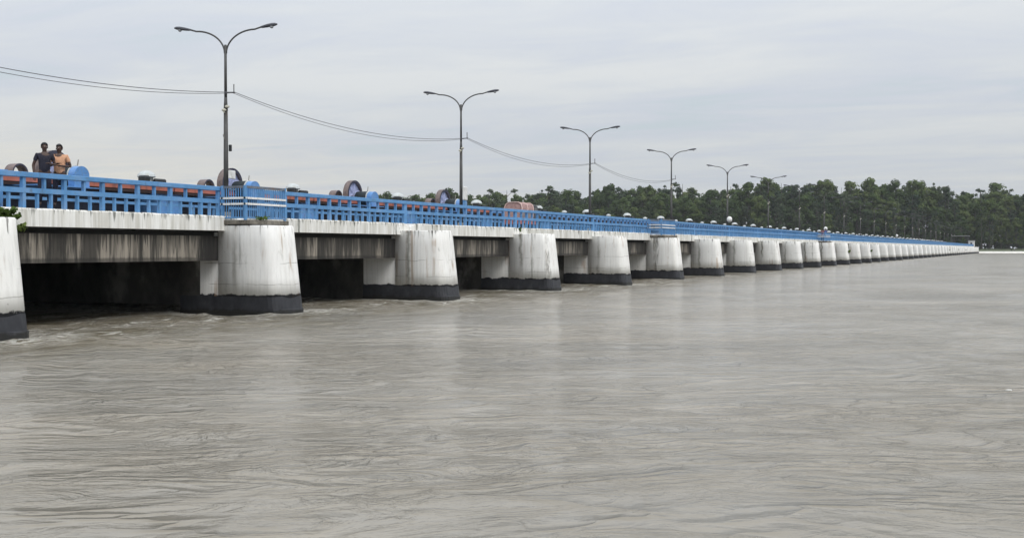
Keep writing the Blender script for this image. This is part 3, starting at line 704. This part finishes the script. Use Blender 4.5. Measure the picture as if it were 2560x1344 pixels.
# blue cabinet at the left
cb = empty('electrical_cabinet', (27.0, 30.6, 3.84), 0, 'blue metal cabinet behind the railing at the left edge of the picture', 'cabinet')
MB().box(-0.7, 0.55, -0.25, 0.25, 0, 1.2).build('body', BLUE2, cb, bevel=0.02)
MB().box(-0.6, -0.1, -0.28, -0.252, 0.15, 1.1).build('door', BLUE, cb); MB().box(-0.04, 0.46, -0.28, -0.252, 0.15, 1.1).build('door', BLUE, cb)
MB().box(-0.8, 0.65, -0.35, 0.35, 1.203, 1.26).build('roof', BLUE2, cb)

# ------------------------------------------------------------------ hooded van on the road
def van(loc, lab):
    t_ = empty('covered_van', loc, 0, lab, 'van')
    MB().box(-2.1, 1.2, -0.8, 0.8, 0.55, 1.05).build('cargo_bed', RED, t_, bevel=0.03)
    prof = [(-0.82, 1.05), (-0.82, 1.9), (-0.70, 2.25), (-0.45, 2.42), (0.45, 2.42), (0.70, 2.25), (0.82, 1.9), (0.82, 1.05)]
    MB().loop([[(x+(z-1.05)*0.22, y, z) for y, z in prof] for x in (-2.05, -1.3, -0.5, 0.35)]).build('hood', PINK, t_)
    for x in (-2.09, -0.85, 0.40):
        h_ = MB(); prev = None
        h_.tube([(x+(z-1.05)*0.22, y*1.03, z+0.01) for y, z in prof], 0.045, 6).build('hoop', PINKL, t_)
    MB().loop([[(0.78, y, 0.5), (0.78, y, 2.22), (1.7, y, 2.18), (2.15, y, 1.45), (2.55, y, 1.2), (2.6, y, 0.5)] for y in (-0.75, 0.75)]).build('cab', simple('dark_cab_paint', (0.03, 0.035, 0.04), 0.4), t_)
    MB().box(0.8, 2.15, -0.78, 0.78, 2.235, 2.29).build('cab_roof', TIN, t_)
    MB().box(-1.9, 0.2, -0.835, -0.822, 1.15, 1.62).build('side_panel', simple('grey_mesh_panel', (0.22, 0.19, 0.19), 0.7), t_)
    MB().box(1.0, 1.6, -0.765, -0.752, 1.45, 2.05).build('side_window', simple('dim_window', (0.1, 0.1, 0.1), 0.2), t_)
    t_.scale = (0.88, 0.88, 0.88)
    for x in (-1.4, 2.2):
        for y in (-0.72, 0.72):
            w = MB().lathe([(0.2, y-0.1), (0.34, y-0.09), (0.34, y+0.09), (0.2, y+0.1)], 16, 'y', (x, 0, 0.34)).build('wheel', BLACK, t_)
            MB().lathe([(0.17, y-0.115), (0.17, y+0.115)], 10, 'y', (x, 0, 0.34)).build('hub', TIN, w)
    return t_
van((81.4, 35.6, 3.90), 'small van with a ribbed pink hood and dark front, between second and third lamp posts')

# ------------------------------------------------------------------ people
def skin_mesh(name, joints, edges, mat, root=0, sub=2):
    me = bpy.data.meshes.new(name+'_skel'); me.from_pydata([j[0] for j in joints], edges, []); o = bpy.data.objects.new(name+'_skel', me); COL.objects.link(o)
    md = o.modifiers.new('skin', 'SKIN'); md.use_smooth_shade = True
    for k, j in enumerate(joints):
        r_ = j[1] if isinstance(j[1], tuple) else (j[1], j[1]); me.skin_vertices[0].data[k].radius = r_; me.skin_vertices[0].data[k].use_root = (k == root)
    md = o.modifiers.new('sub', 'SUBSURF'); md.levels = sub; md.render_levels = sub
    bpy.context.view_layer.update(); dg = bpy.context.evaluated_depsgraph_get()
    res = bpy.data.meshes.new_from_object(o.evaluated_get(dg)); res.name = name
    bpy.data.objects.remove(o); res.materials.clear(); res.materials.append(mat)
    for p_ in res.polygons: p_.use_smooth = True
    return res
SKIN = simple('brown_skin', (0.055, 0.027, 0.018), 0.55, 0, 0.1); HAIR = simple('black_hair', (0.008, 0.008, 0.009), 0.6, 0, 0.3, 20)
EYE = simple('eye_white', (0.5, 0.48, 0.45), 0.3)
def person(loc, rz, sc, lab, shirt, trous, armL, armR, head_yaw=0, group=None, sleeve=1):
    """a standing man facing -Y locally, 1.74 m tall before scaling; arms = (elbow, wrist) points"""
    t_ = empty('person', loc, rz, lab, 'person', group); t_.scale = (sc, sc, sc)
    J = []; E = []
    def j(p, r): J.append((p, r)); return len(J)-1
    def e(*c): E.extend(zip(c, c[1:]))
    pel = j((0, 0, 0.94), (0.135, 0.10)); wa = j((0, 0, 1.08), (0.125, 0.095)); ch = j((0, 0.005, 1.27), (0.155, 0.11)); up = j((0, 0.01, 1.40), (0.12, 0.09))
    nk = j((0, 0.005, 1.49), 0.052); hb = j((0, -0.01, 1.56), (0.068, 0.078)); hm = j((0, -0.012, 1.635), (0.078, 0.098)); ht = j((0, 0.0, 1.70), (0.06, 0.075))
    e(pel, wa, ch, up, nk, hb, hm, ht)
    arms = {}
    for s_, (el, wr) in ((-1, armR), (1, armL)):
        sh = j((s_*0.185, 0.01, 1.405), 0.058); E.append((up, sh)); eb = j(el, 0.040); wv = j(wr, 0.027)
        d = (Vector(wr)-Vector(el)).normalized(); pm = j(tuple(Vector(wr)+d*0.06), (0.034, 0.02)); e(sh, eb, wv, pm)
        side = d.cross(Vector((0, 0, 1)));  side = side.normalized() if side.length > 0.1 else Vector((1, 0, 0))
        for q, ln in ((-0.03, 0.075), (-0.01, 0.09), (0.01, 0.085), (0.03, 0.065)):
            f0 = j(tuple(Vector(wr)+d*0.105+side*q), 0.0095); f1 = j(tuple(Vector(wr)+d*(0.105+ln*0.5)+side*q*1.15+Vector((0, 0, -0.006))), 0.0085); f2 = j(tuple(Vector(wr)+d*(0.105+ln*0.9)+side*q*1.1+Vector((0, 0, -0.022))), 0.007); E.append((pm, f0)); e(f0, f1, f2)
        th = j(tuple(Vector(wr)+d*0.05+side*0.05*s_), 0.011); th2 = j(tuple(Vector(wr)+d*0.085+side*0.065*s_), 0.009); E.append((pm, th)); E.append((th, th2))
        arms[s_] = (J[sh][0], el, wr)
    for s_ in (-1, 1):
        hp = j((s_*0.095, 0, 0.88), 0.088); kn = j((s_*0.11, -0.01, 0.49), 0.058); an = j((s_*0.12, 0.02, 0.09), 0.04); to = j((s_*0.13, -0.13, 0.035), (0.042, 0.028)); E.append((pel, hp)); e(hp, kn, an, to)
    link('body', skin_mesh('body', J, E, SKIN), t_)
    # shirt
    J = []; E = []
    a = j((0, 0, 0.88), (0.165, 0.125)); b_ = j((0, 0, 1.06), (0.155, 0.12)); c = j((0, 0.005, 1.27), (0.178, 0.13)); d_ = j((0, 0.01, 1.405), (0.14, 0.108)); n_ = j((0, 0.008, 1.45), (0.08, 0.072)); e(a, b_, c, d_, n_)
    for s_ in (-1, 1):
        sh, el, wr = arms[s_]; s0 = j(sh, 0.072); E.append((d_, s0)); m_ = Vector(sh).lerp(Vector(el), 0.62 if sleeve < 1.5 else 1.0); s1 = j(tuple(m_), 0.062); E.append((s0, s1))
    link('shirt', skin_mesh('shirt', J, E, shirt), t_)
    J = []; E = []
    a = j((0, 0, 0.95), (0.15, 0.115))
    for s_ in (-1, 1):
        h1 = j((s_*0.095, 0, 0.84), 0.098); k1 = j((s_*0.11, -0.005, 0.49), 0.075); a1 = j((s_*0.12, 0.02, 0.11), 0.06); E.append((a, h1)); e(h1, k1, a1)
    link('trousers', skin_mesh('trousers', J, E, trous), t_)
    # head details turned with the face
    bm = bmesh.new(); bmesh.ops.create_icosphere(bm, subdivisions=3, radius=1)
    for v in bm.verts:
        v.co.x *= 0.092; v.co.y *= 0.112; v.co.z *= 0.105
        nz = 1+0.05*math.sin(v.co.x*90)*math.sin(v.co.z*80+v.co.y*60); v.co *= nz
    bmesh.ops.delete(bm, geom=[v for v in bm.verts if v.co.z < -0.075 or (v.co.y < -0.035 and v.co.z < 0.030)], context='VERTS')
    me_ = bpy.data.meshes.new('hair'); bm.to_mesh(me_); bm.free(); me_.materials.append(HAIR)
    hr = link('hair', me_, t_, (0, 0.006, 1.655)); md = hr.modifiers.new('s', 'SOLIDIFY'); md.thickness = 0.012; hr.rotation_euler = (0, 0, head_yaw)
    mb = MB(); mb.lathe([(0.006, -0.125), (0.018, -0.11), (0.02, -0.085)], 6, 'y', (0, 0, 1.600)); mb.box(-0.022, 0.022, -0.108, -0.09, 1.562, 1.570)
    for s_ in (-1, 1): mb.box(s_*0.083-0.008, s_*0.083+0.008, -0.015, 0.02, 1.59, 1.645)
    f_ = mb.build('face_features', SKIN, t_); f_.rotation_euler = (0, 0, head_yaw)
    mb = MB()
    for s_ in (-1, 1): mb.box(s_*0.031-0.012, s_*0.031+0.012, -0.110, -0.10, 1.632, 1.641)
    ey = mb.build('eyes', EYE, t_); ey.rotation_euler = (0, 0, head_yaw)
    return t_
SH1 = simple('dark_shirt', (0.016, 0.016, 0.028), 0.9, fold=1); SH2 = simple('peach_shirt', (0.60, 0.33, 0.20), 0.9, 0, 0.12, fold=1); TR = simple('dark_trousers', (0.01, 0.012, 0.03), 0.9)
SHR = simple('dull_red_shirt', (0.22, 0.09, 0.10), 0.9); SHB = simple('blue_shirt', (0.05, 0.10, 0.32), 0.9); SHW = simple('pale_shirt', (0.5, 0.5, 0.5), 0.9)
view = math.atan2(30, 29)   # they look towards the photographer's side of the river
x_, y_ = img_to_world(113, D=29.98)
person((x_, y_, 3.96), R(-40), 1.21, 'man in a dark shirt with black hair, left one of two at the railing', SH1, TR, ((0.27, 0.02, 1.14), (0.12, -0.20, 1.16)), ((-0.29, 0.03, 1.12), (-0.27, -0.03, 0.88)), 0.3)
x_, y_ = img_to_world(150, D=29.98)
person((x_, y_, 3.96), R(-50), 1.21, 'man in a peach shirt, forearms across his waist, right one of two men', SH2, TR, ((0.30, 0.01, 1.12), (0.05, -0.19, 1.13)), ((-0.29, -0.02, 1.13), (-0.06, -0.19, 1.18)), -0.35)
person((178.6, 28.7, 3.68), R(-50), 1.1, 'small distant figure in a dull red shirt on the far platform', SHR, TR, ((0.27, -0.02, 1.14), (0.15, -0.20, 1.2)), ((-0.27, 0.02, 1.12), (-0.27, -0.04, 0.88)))
person((181.0, 28.6, 3.68), R(-30), 1.1, 'small distant figure in a blue shirt on the far platform', SHB, TR, ((0.27, 0.02, 1.12), (0.27, -0.04, 0.88)), ((-0.27, 0.02, 1.12), (-0.27, -0.04, 0.88)))
x_, y_ = camxy(0.4305*660, 660)
person((x_, y_, 0.98), R(-50), 1.05, 'tiny dark figure on the stone bank at far right, left one of two', SH1, TR, ((0.27, 0.02, 1.12), (0.27, -0.04, 0.88)), ((-0.27, 0.02, 1.12), (-0.27, -0.04, 0.88)))
x_, y_ = camxy(0.4330*662, 662)
person((x_, y_, 0.98), R(-80), 1.0, 'tiny pale-shirted figure on the stone bank at far right, right one of two', SHW, TR, ((0.27, 0.02, 1.12), (0.27, -0.04, 0.88)), ((-0.27, 0.02, 1.12), (-0.27, -0.04, 0.88)))

# ------------------------------------------------------------------ things at the wooded end of the bridge
sh = empty('shelter', (XE-4, 36, 3.84), 0, 'flat tin roof on thin posts over the road at the wooded end of the bridge', 'shelter')
MB().box(-7, 7, -4.5, 4.5, 5.6, 5.95).build('roof', TIN, sh)
for x in (-6.5, 6.5):
    for y in (-4.2, 4.2): MB().box(x-0.15, x+0.15, y-0.15, y+0.15, 0, 5.597).build('post', GALV, sh)
ki = empty('kiosk', (XE+3, 30.6, 3.84), 0, 'small white hut at the very end of the bridge', 'hut')
MB().box(-2.4, 2.4, -1.6, 1.6, 0, 3.2).build('wall', WBOX, ki); MB().box(-2.7, 2.7, -1.9, 1.9, 3.203, 3.45).build('roof', TIN, ki)
MB().box(-2.43, -2.40, -0.5, 0.5, 0, 2.1).build('door', NAVY, ki); MB().box(0.2, 1.4, -1.63, -1.6, 1.2, 2.3).build('window', NAVY, ki)
def car(loc, lab, mat, rz=0):
    t_ = empty('parked_car', loc, rz, lab, 'car', 'white vehicles at the wooded end')
    MB().loop([[(-2.1, y, 0.35), (-2.1, y, 0.95), (-1.5, y, 1.05), (1.2, y, 1.0), (2.1, y, 0.85), (2.15, y, 0.4)] for y in (-0.82, 0.82)]).build('body', mat, t_, bevel=0.05)
    MB().loop([[(-1.6, y*1.0, 1.03), (-1.1, y*0.85, 1.5), (0.5, y*0.85, 1.5), (1.15, y, 1.0)] for y in (-0.76, 0.76)]).build('cabin', NAVY, t_)
    MB().box(-1.05, 0.45, -0.66, 0.66, 1.503, 1.55).build('roof', mat, t_)
    for x in (-1.3, 1.3):
        for y in (-0.75, 0.75): MB().lathe([(0.32, y-0.1), (0.32, y+0.1)], 12, 'y', (x, 0, 0.32)).build('wheel', BLACK, t_)
    return t_
for xi, D_, lb in ((2281, 33, 'white car on the bridge, left one of the vehicles near the wooded end'), (2308, 33.5, 'white car on the bridge, second of the vehicles near the wooded end'), (2362, 33, 'white car nearest the tin-roofed shelter')):
    xx, yy = img_to_world(xi, D=D_); car((xx, yy, 3.90+ (0.9 if False else 0)), lb, WBOX)

# ------------------------------------------------------------------ plants on the concrete
NORM = {}
def leaf_mesh(mb, name, mat):
    me = bpy.data.meshes.new(name); me.from_pydata(mb.v, [], mb.f); me.materials.append(mat)
    for p_ in me.polygons: p_.use_smooth = True
    me.normals_split_custom_set_from_vertices(NORM.pop(id(mb))); return me
def leaf_cloud(mb, c, r, n, size, flat=1.0, rr=random):
    for _ in range(n):
        while True:
            v = Vector((rr.uniform(-1, 1), rr.uniform(-1, 1), rr.uniform(-1, 1)))
            if v.length <= 1: break
        v = v*(0.55+0.45*v.length)
        p = Vector(c)+Vector((v.x*r[0], v.y*r[1], v.z*r[2]))
        nrm = (v.normalized()+Vector((rr.gauss(0, .42), rr.gauss(0, .42), rr.gauss(0, .42)+0.2))).normalized()
        u = nrm.orthogonal().normalized(); w = nrm.cross(u); a = rr.uniform(0, 6.28); u, w = u*math.cos(a)+w*math.sin(a), w*math.cos(a)-u*math.sin(a)
        sn = (Vector((v.x, v.y, v.z+0.25))).normalized()
        if u.cross(w).dot(sn) > 0: w = -w
        NORM.setdefault(id(mb), []).extend([tuple(sn)]*4)
        s_ = size*rr.uniform(0.6, 1.3); k = s_*rr.uniform(0.55, 0.9); b = len(mb.v)
        mb.v += [tuple(p-u*s_), tuple(p+w*k), tuple(p+u*s_), tuple(p-w*k)]; mb.f.append((b, b+1, b+2, b+3))
def weed(loc, h, spread, nst, lab, seed, leaf=0.07, per=16):
    rr = random.Random(seed); t_ = empty('wild_shrub', loc, 0, lab, 'plant', None)
    st = MB(); lf = MB()
    for k in range(nst):
        a = rr.uniform(-0.5, 3.6) - math.pi; d = Vector((math.cos(a)*spread*rr.uniform(0.3, 1), -abs(math.sin(a))*spread*0.6, h*rr.uniform(0.3, 1)))
        mid = d*0.5+Vector((0, 0, 0.12*h)); st.tube([(0, 0, 0), tuple(mid), tuple(d)], [0.02, 0.012, 0.005], 5)
        for q in range(per):
            f = rr.uniform(0.3, 1.05); p = (mid*2*f if f < 0.5 else mid.lerp(d, (f-0.5)*2)); leaf_cloud(lf, p, (0.09, 0.09, 0.08), 3, leaf, rr=rr)
    st.build('stem', BARK, t_); link('leaves', leaf_mesh(lf, 'leaves', LEAF3), t_); return t_
weed((26.55, 29.06, 3.38), 0.42, 0.75, 13, 'leafy green shrub growing out of the concrete beside the leftmost pier', 3, 0.075, 16)
weed((26.75, 29.06, 3.08), 0.25, 0.6, 9, 'small trailing weed under the beam by the leftmost pier', 8, 0.065, 12)
weed((66.2, 29.15, 3.62), 0.25, 0.16, 5, 'little weed in the beam joint above a white pier, right of the second lamp post', 4, 0.05, 8)
weed((37.9, 27.95, 3.68), 0.2, 0.5, 10, 'low weeds at the foot of the nearest platform fence', 6, 0.04, 5)
for k, (i_, dx, dz) in enumerate(((12, -0.9, 1.9), (12, 0.0, 2.0), (14, 0.4, 2.0), (30, 0, 1.9), (34, 0, 2.0), (38, 0, 1.8))):
    weed((px(i_)+dx*0.4, 26.75, dz), 0.35, 0.35, 7, 'dark weed tuft growing on the face of a distant white pier', 20+k, 0.12, 6)['group'] = 'weed tufts on distant piers'

# ------------------------------------------------------------------ forest on the far bank
def tree_mesh(seed, kind):
    rr = random.Random(seed); tr = MB(); cr = MB(); H = 30.0
    if kind == 'broad':
        tr.tube([(0, 0, -0.5), (rr.uniform(-.4, .4), 0, 8), (rr.uniform(-.8, .8), rr.uniform(-.8, .8), 17), (0, 0, 25)], [0.45, 0.36, 0.25, 0.08], 7)
        nc = rr.randint(34, 42); sk = rr.uniform(-1.2, 1.2)
        for k in range(nc):
            z = 3.5+24.8*rr.random()**0.85; w = rr.uniform(4.6, 6.8)*math.sqrt(max(0.10, 1-((z-14)/15.5)**2)); a = rr.uniform(0, 6.28); q = rr.uniform(0.25, 1)*w
            c = (q*math.cos(a)+sk*z/25, q*math.sin(a), z); tr.tube([(0, 0, z-3), c], [0.14, 0.04], 5)
            e_ = rr.uniform(1.2, 3.0); leaf_cloud(cr, c, (e_, e_*rr.uniform(.7, 1.2), e_*rr.uniform(0.6, 1.0)), int(40+34*e_), 0.52, rr=rr)
    elif kind == 'tall':
        top = H; bx = rr.uniform(-1, 1); fork = rr.uniform(1.0, 2.6)
        tr.tube([(0, 0, -0.5), (bx*0.5, 0, 10), (bx, 0, 20), (bx*0.6, 0, 28.5)], [0.42, 0.32, 0.22, 0.07], 7)
        tr.tube([(bx*0.7, 0, 14), (bx+fork, 0.3, 21), (bx+fork*1.2, 0, 26)], [0.25, 0.18, 0.06], 6)
        for k in range(rr.randint(34, 44)):
            z = rr.choice((rr.uniform(18, 28.8), rr.uniform(7, 27))); w = 4.0*math.sqrt(max(0.12, 1-((z-17)/13.5)**2)); a = rr.uniform(0, 6.28); q = rr.uniform(0.1, 1)*w
            ox = bx if rr.random() < 0.6 else bx+fork
            c = (ox+q*math.cos(a), q*math.sin(a), min(z, 26.8) if ox > bx else z); tr.tube([(bx*z/28, 0, z-2.6), c], [0.10, 0.03], 4)
            e_ = rr.uniform(0.6, 1.9); leaf_cloud(cr, c, (e_, e_, e_*rr.uniform(0.5, 0.9)), int(22+26*e_), 0.40, rr=rr)
    else:   # open: ragged tufts with sky between
        bx = rr.uniform(-1.5, 1.5)
        tr.tube([(0, 0, -0.5), (bx*0.4, 0, 11), (bx, 0, 21), (bx*1.2, 0, 28)], [0.36, 0.26, 0.18, 0.06], 7)
        for k in range(rr.randint(6, 8)):
            z = rr.uniform(13, 28.5); a = rr.uniform(0, 6.28); q = rr.uniform(0.8, 3.6)
            c = Vector((bx+q*math.cos(a), q*math.sin(a), z)); st_ = Vector((bx*z/28, 0, z-3)); tr.tube([st_, c], [0.13, 0.04], 5)
            for _ in range(4):
                e_ = rr.uniform(0.5, 1.5); cc = st_.lerp(c, rr.uniform(0.5, 1.15))+Vector((rr.uniform(-1, 1), rr.uniform(-1, 1), rr.uniform(-0.2, 1.1)))
                leaf_cloud(cr, cc, (e_, e_, e_*0.6), int(20+24*e_), 0.36, rr=rr)
    lm = LEAF if kind == 'broad' else LEAF2
    return tr.mesh('trunk', BARK), leaf_mesh(cr, 'crown', lm)
TM = {k: [tree_mesh(100*j+s_, k) for s_ in range(n)] for j, (k, n) in enumerate((('broad', 6), ('tall', 5), ('open', 4)))}
skyl = [(880, 500), (930, 488), (960, 476), (985, 486), (1005, 492), (1035, 486), (1060, 492), (1090, 482), (1110, 472), (1135, 470), (1160, 484), (1190, 487), (1215, 482), (1230, 468), (1250, 484), (1270, 467), (1295, 486),
        (1320, 480), (1345, 472), (1375, 463), (1410, 465), (1440, 476), (1470, 472), (1500, 466), (1520, 460), (1560, 462), (1600, 458), (1625, 458), (1650, 474), (1668, 460), (1705, 450), (1738, 464), (1775, 475), (1800, 468),
        (1842, 452), (1870, 456), (1900, 460), (1918, 445), (1960, 448), (1990, 460), (2020, 455), (2050, 448), (2068, 446), (2095, 460), (2125, 452), (2150, 462), (2177, 444), (2205, 458), (2240, 450), (2290, 447), (2330, 455),
        (2365, 460), (2395, 474), (2420, 480), (2455, 466), (2488, 456), (2520, 470), (2545, 484), (2562, 474), (2600, 460), (2650, 470)]
SX = np.array([a for a, b in skyl], float); SY = np.array([b for a, b in skyl], float)
def put_tree(ximg, Z, H, kind, rr, label, group):
    tm, cm = rr.choice(TM[kind]); k = H/30.0
    x, y = camxy((ximg-1280)/2900.0*Z, Z)
    t_ = empty('forest_tree', (x, y, 2.4), rr.uniform(0, 6.28), label, 'tree', group)
    w = k*rr.uniform(0.85, 1.15); t_.scale = (w, w, k)
    link('trunk', tm, t_); link('crown', cm, t_)
rr = random.Random(77)
SEG = [(0, 'the first lamp post'), (1146, 'the second lamp post'), (1469, 'the third lamp post'), (1674, 'the fourth lamp post'), (1816, 'the fifth lamp post'), (1918, 'the sixth lamp post'), (2177, 'the tallest rounded treetop'), (2380, 'the skyline notch at right')]
seg_n = {}
def skylab(xi):
    if xi > 2560: return 'slender tree whose tufted top breaks the skyline past the right edge of the picture'
    nm = [n for x, n in SEG if x <= xi][-1]; seg_n[nm] = seg_n.get(nm, 0)+1
    return 'tufted treetop on the forest skyline, %s to the right of %s' % (ORD[seg_n[nm]-1], nm)
anchors = {960: 'small treetop farthest left on the skyline, just right of a gear wheel', 1110: 'treetop just left of the second lamp post', 1230: 'slim open treetop, left one of a pair right of the second lamp post', 1270: 'slim open treetop, right one of a pair right of the second lamp post',
           1705: 'dark tall treetop just right of the fourth lamp post', 1918: 'tall treetop directly behind the arms of the sixth lamp post', 2177: 'tallest rounded treetop near the middle of the right half of the forest', 2488: 'open treetop standing clear near the right end of the forest'}
for (xi, yi) in skyl:
    Z = rr.uniform(735, 800); H = (620-yi)/2900*Z + 2.55 - 2.4
    put_tree(xi, Z, H*1.02, rr.choice(('tall', 'broad', 'broad', 'open')) if xi > 1300 else ('open' if xi in (1230, 1270, 1110, 960) else 'broad'), rr,
             anchors.get(xi) or skylab(xi), 'trees breaking the forest skyline')
def fill(Z, dx, f0, f1, kinds, x0=1325, x1=2660, jit=6):
    x = x0
    while x < x1:
        xi = x+rr.uniform(-jit, jit); yi = float(np.interp(xi, SX, SY)); H = (620-yi)/2900*Z*rr.uniform(f0, f1)
        put_tree(xi, Z+rr.uniform(-6, 6), H, rr.choice(kinds), rr, 'leafy tree merged into the dense green wood on the far bank', 'trees massed in the far wood')
        x += dx*rr.uniform(0.8, 1.2)
fill(785, 19, 0.88, 1.0, ('broad', 'broad', 'tall'))
fill(760, 24, 0.78, 0.94, ('broad', 'broad', 'tall'))
fill(730, 27, 0.60, 0.86, ('broad', 'broad', 'tall'))
fill(706, 36, 0.40, 0.68, ('broad', 'tall', 'open'))
fill(800, 19, 0.93, 1.03, ('broad', 'broad', 'tall'), 890, 1330)
# low growth under the trees reads as one dark mass
mb = MB(); r3 = random.Random(9)
for k in range(900):
    xi = r3.uniform(900, 2660); Z = r3.uniform(745, 812); x, y = camxy((xi-1280)/2900*Z, Z); leaf_cloud(mb, (x, y, r3.uniform(2.8, 15)), (5, 5, 4), 40, 1.0, rr=r3)
o = link('undergrowth', leaf_mesh(mb, 'undergrowth', LEAF2)); tag(o, 'dark undergrowth filling the foot of the wood on the far bank', 'undergrowth', kind='stuff')

# litter afloat
x_, y_ = camxy((2525-1280)/2900*20.5, 20.5)
o = MB().lathe([(0.01, -0.12), (0.035, -0.1), (0.04, 0.05), (0.015, 0.1), (0.015, 0.13)], 8, 'y').build('floating_bottle', WBOX, None, (x_, y_, 0.05)); o.scale = (0.4, 0.4, 0.4); tag(o, 'small white bottle afloat alone on the open water at the right', 'bottle')

# ------------------------------------------------------------------ damp river air
hm = bpy.data.materials.new('river_air'); hm.use_nodes = True; t = hm.node_tree; t.nodes.clear()
pv = t.nodes.new('ShaderNodeVolumePrincipled'); pv.inputs['Color'].default_value = (0.9, 0.93, 0.96, 1); pv.inputs['Density'].default_value = 0.00008; pv.inputs['Anisotropy'].default_value = 0.0
o_ = t.nodes.new('ShaderNodeOutputMaterial'); t.links.new(pv.outputs[0], o_.inputs['Volume'])
hz = MB().box(-5400, 9600, -9000, 9000, -2.6, 62).build('haze', hm); tag(hz, 'thin pale damp air over the river and the far bank', 'haze', kind='stuff')
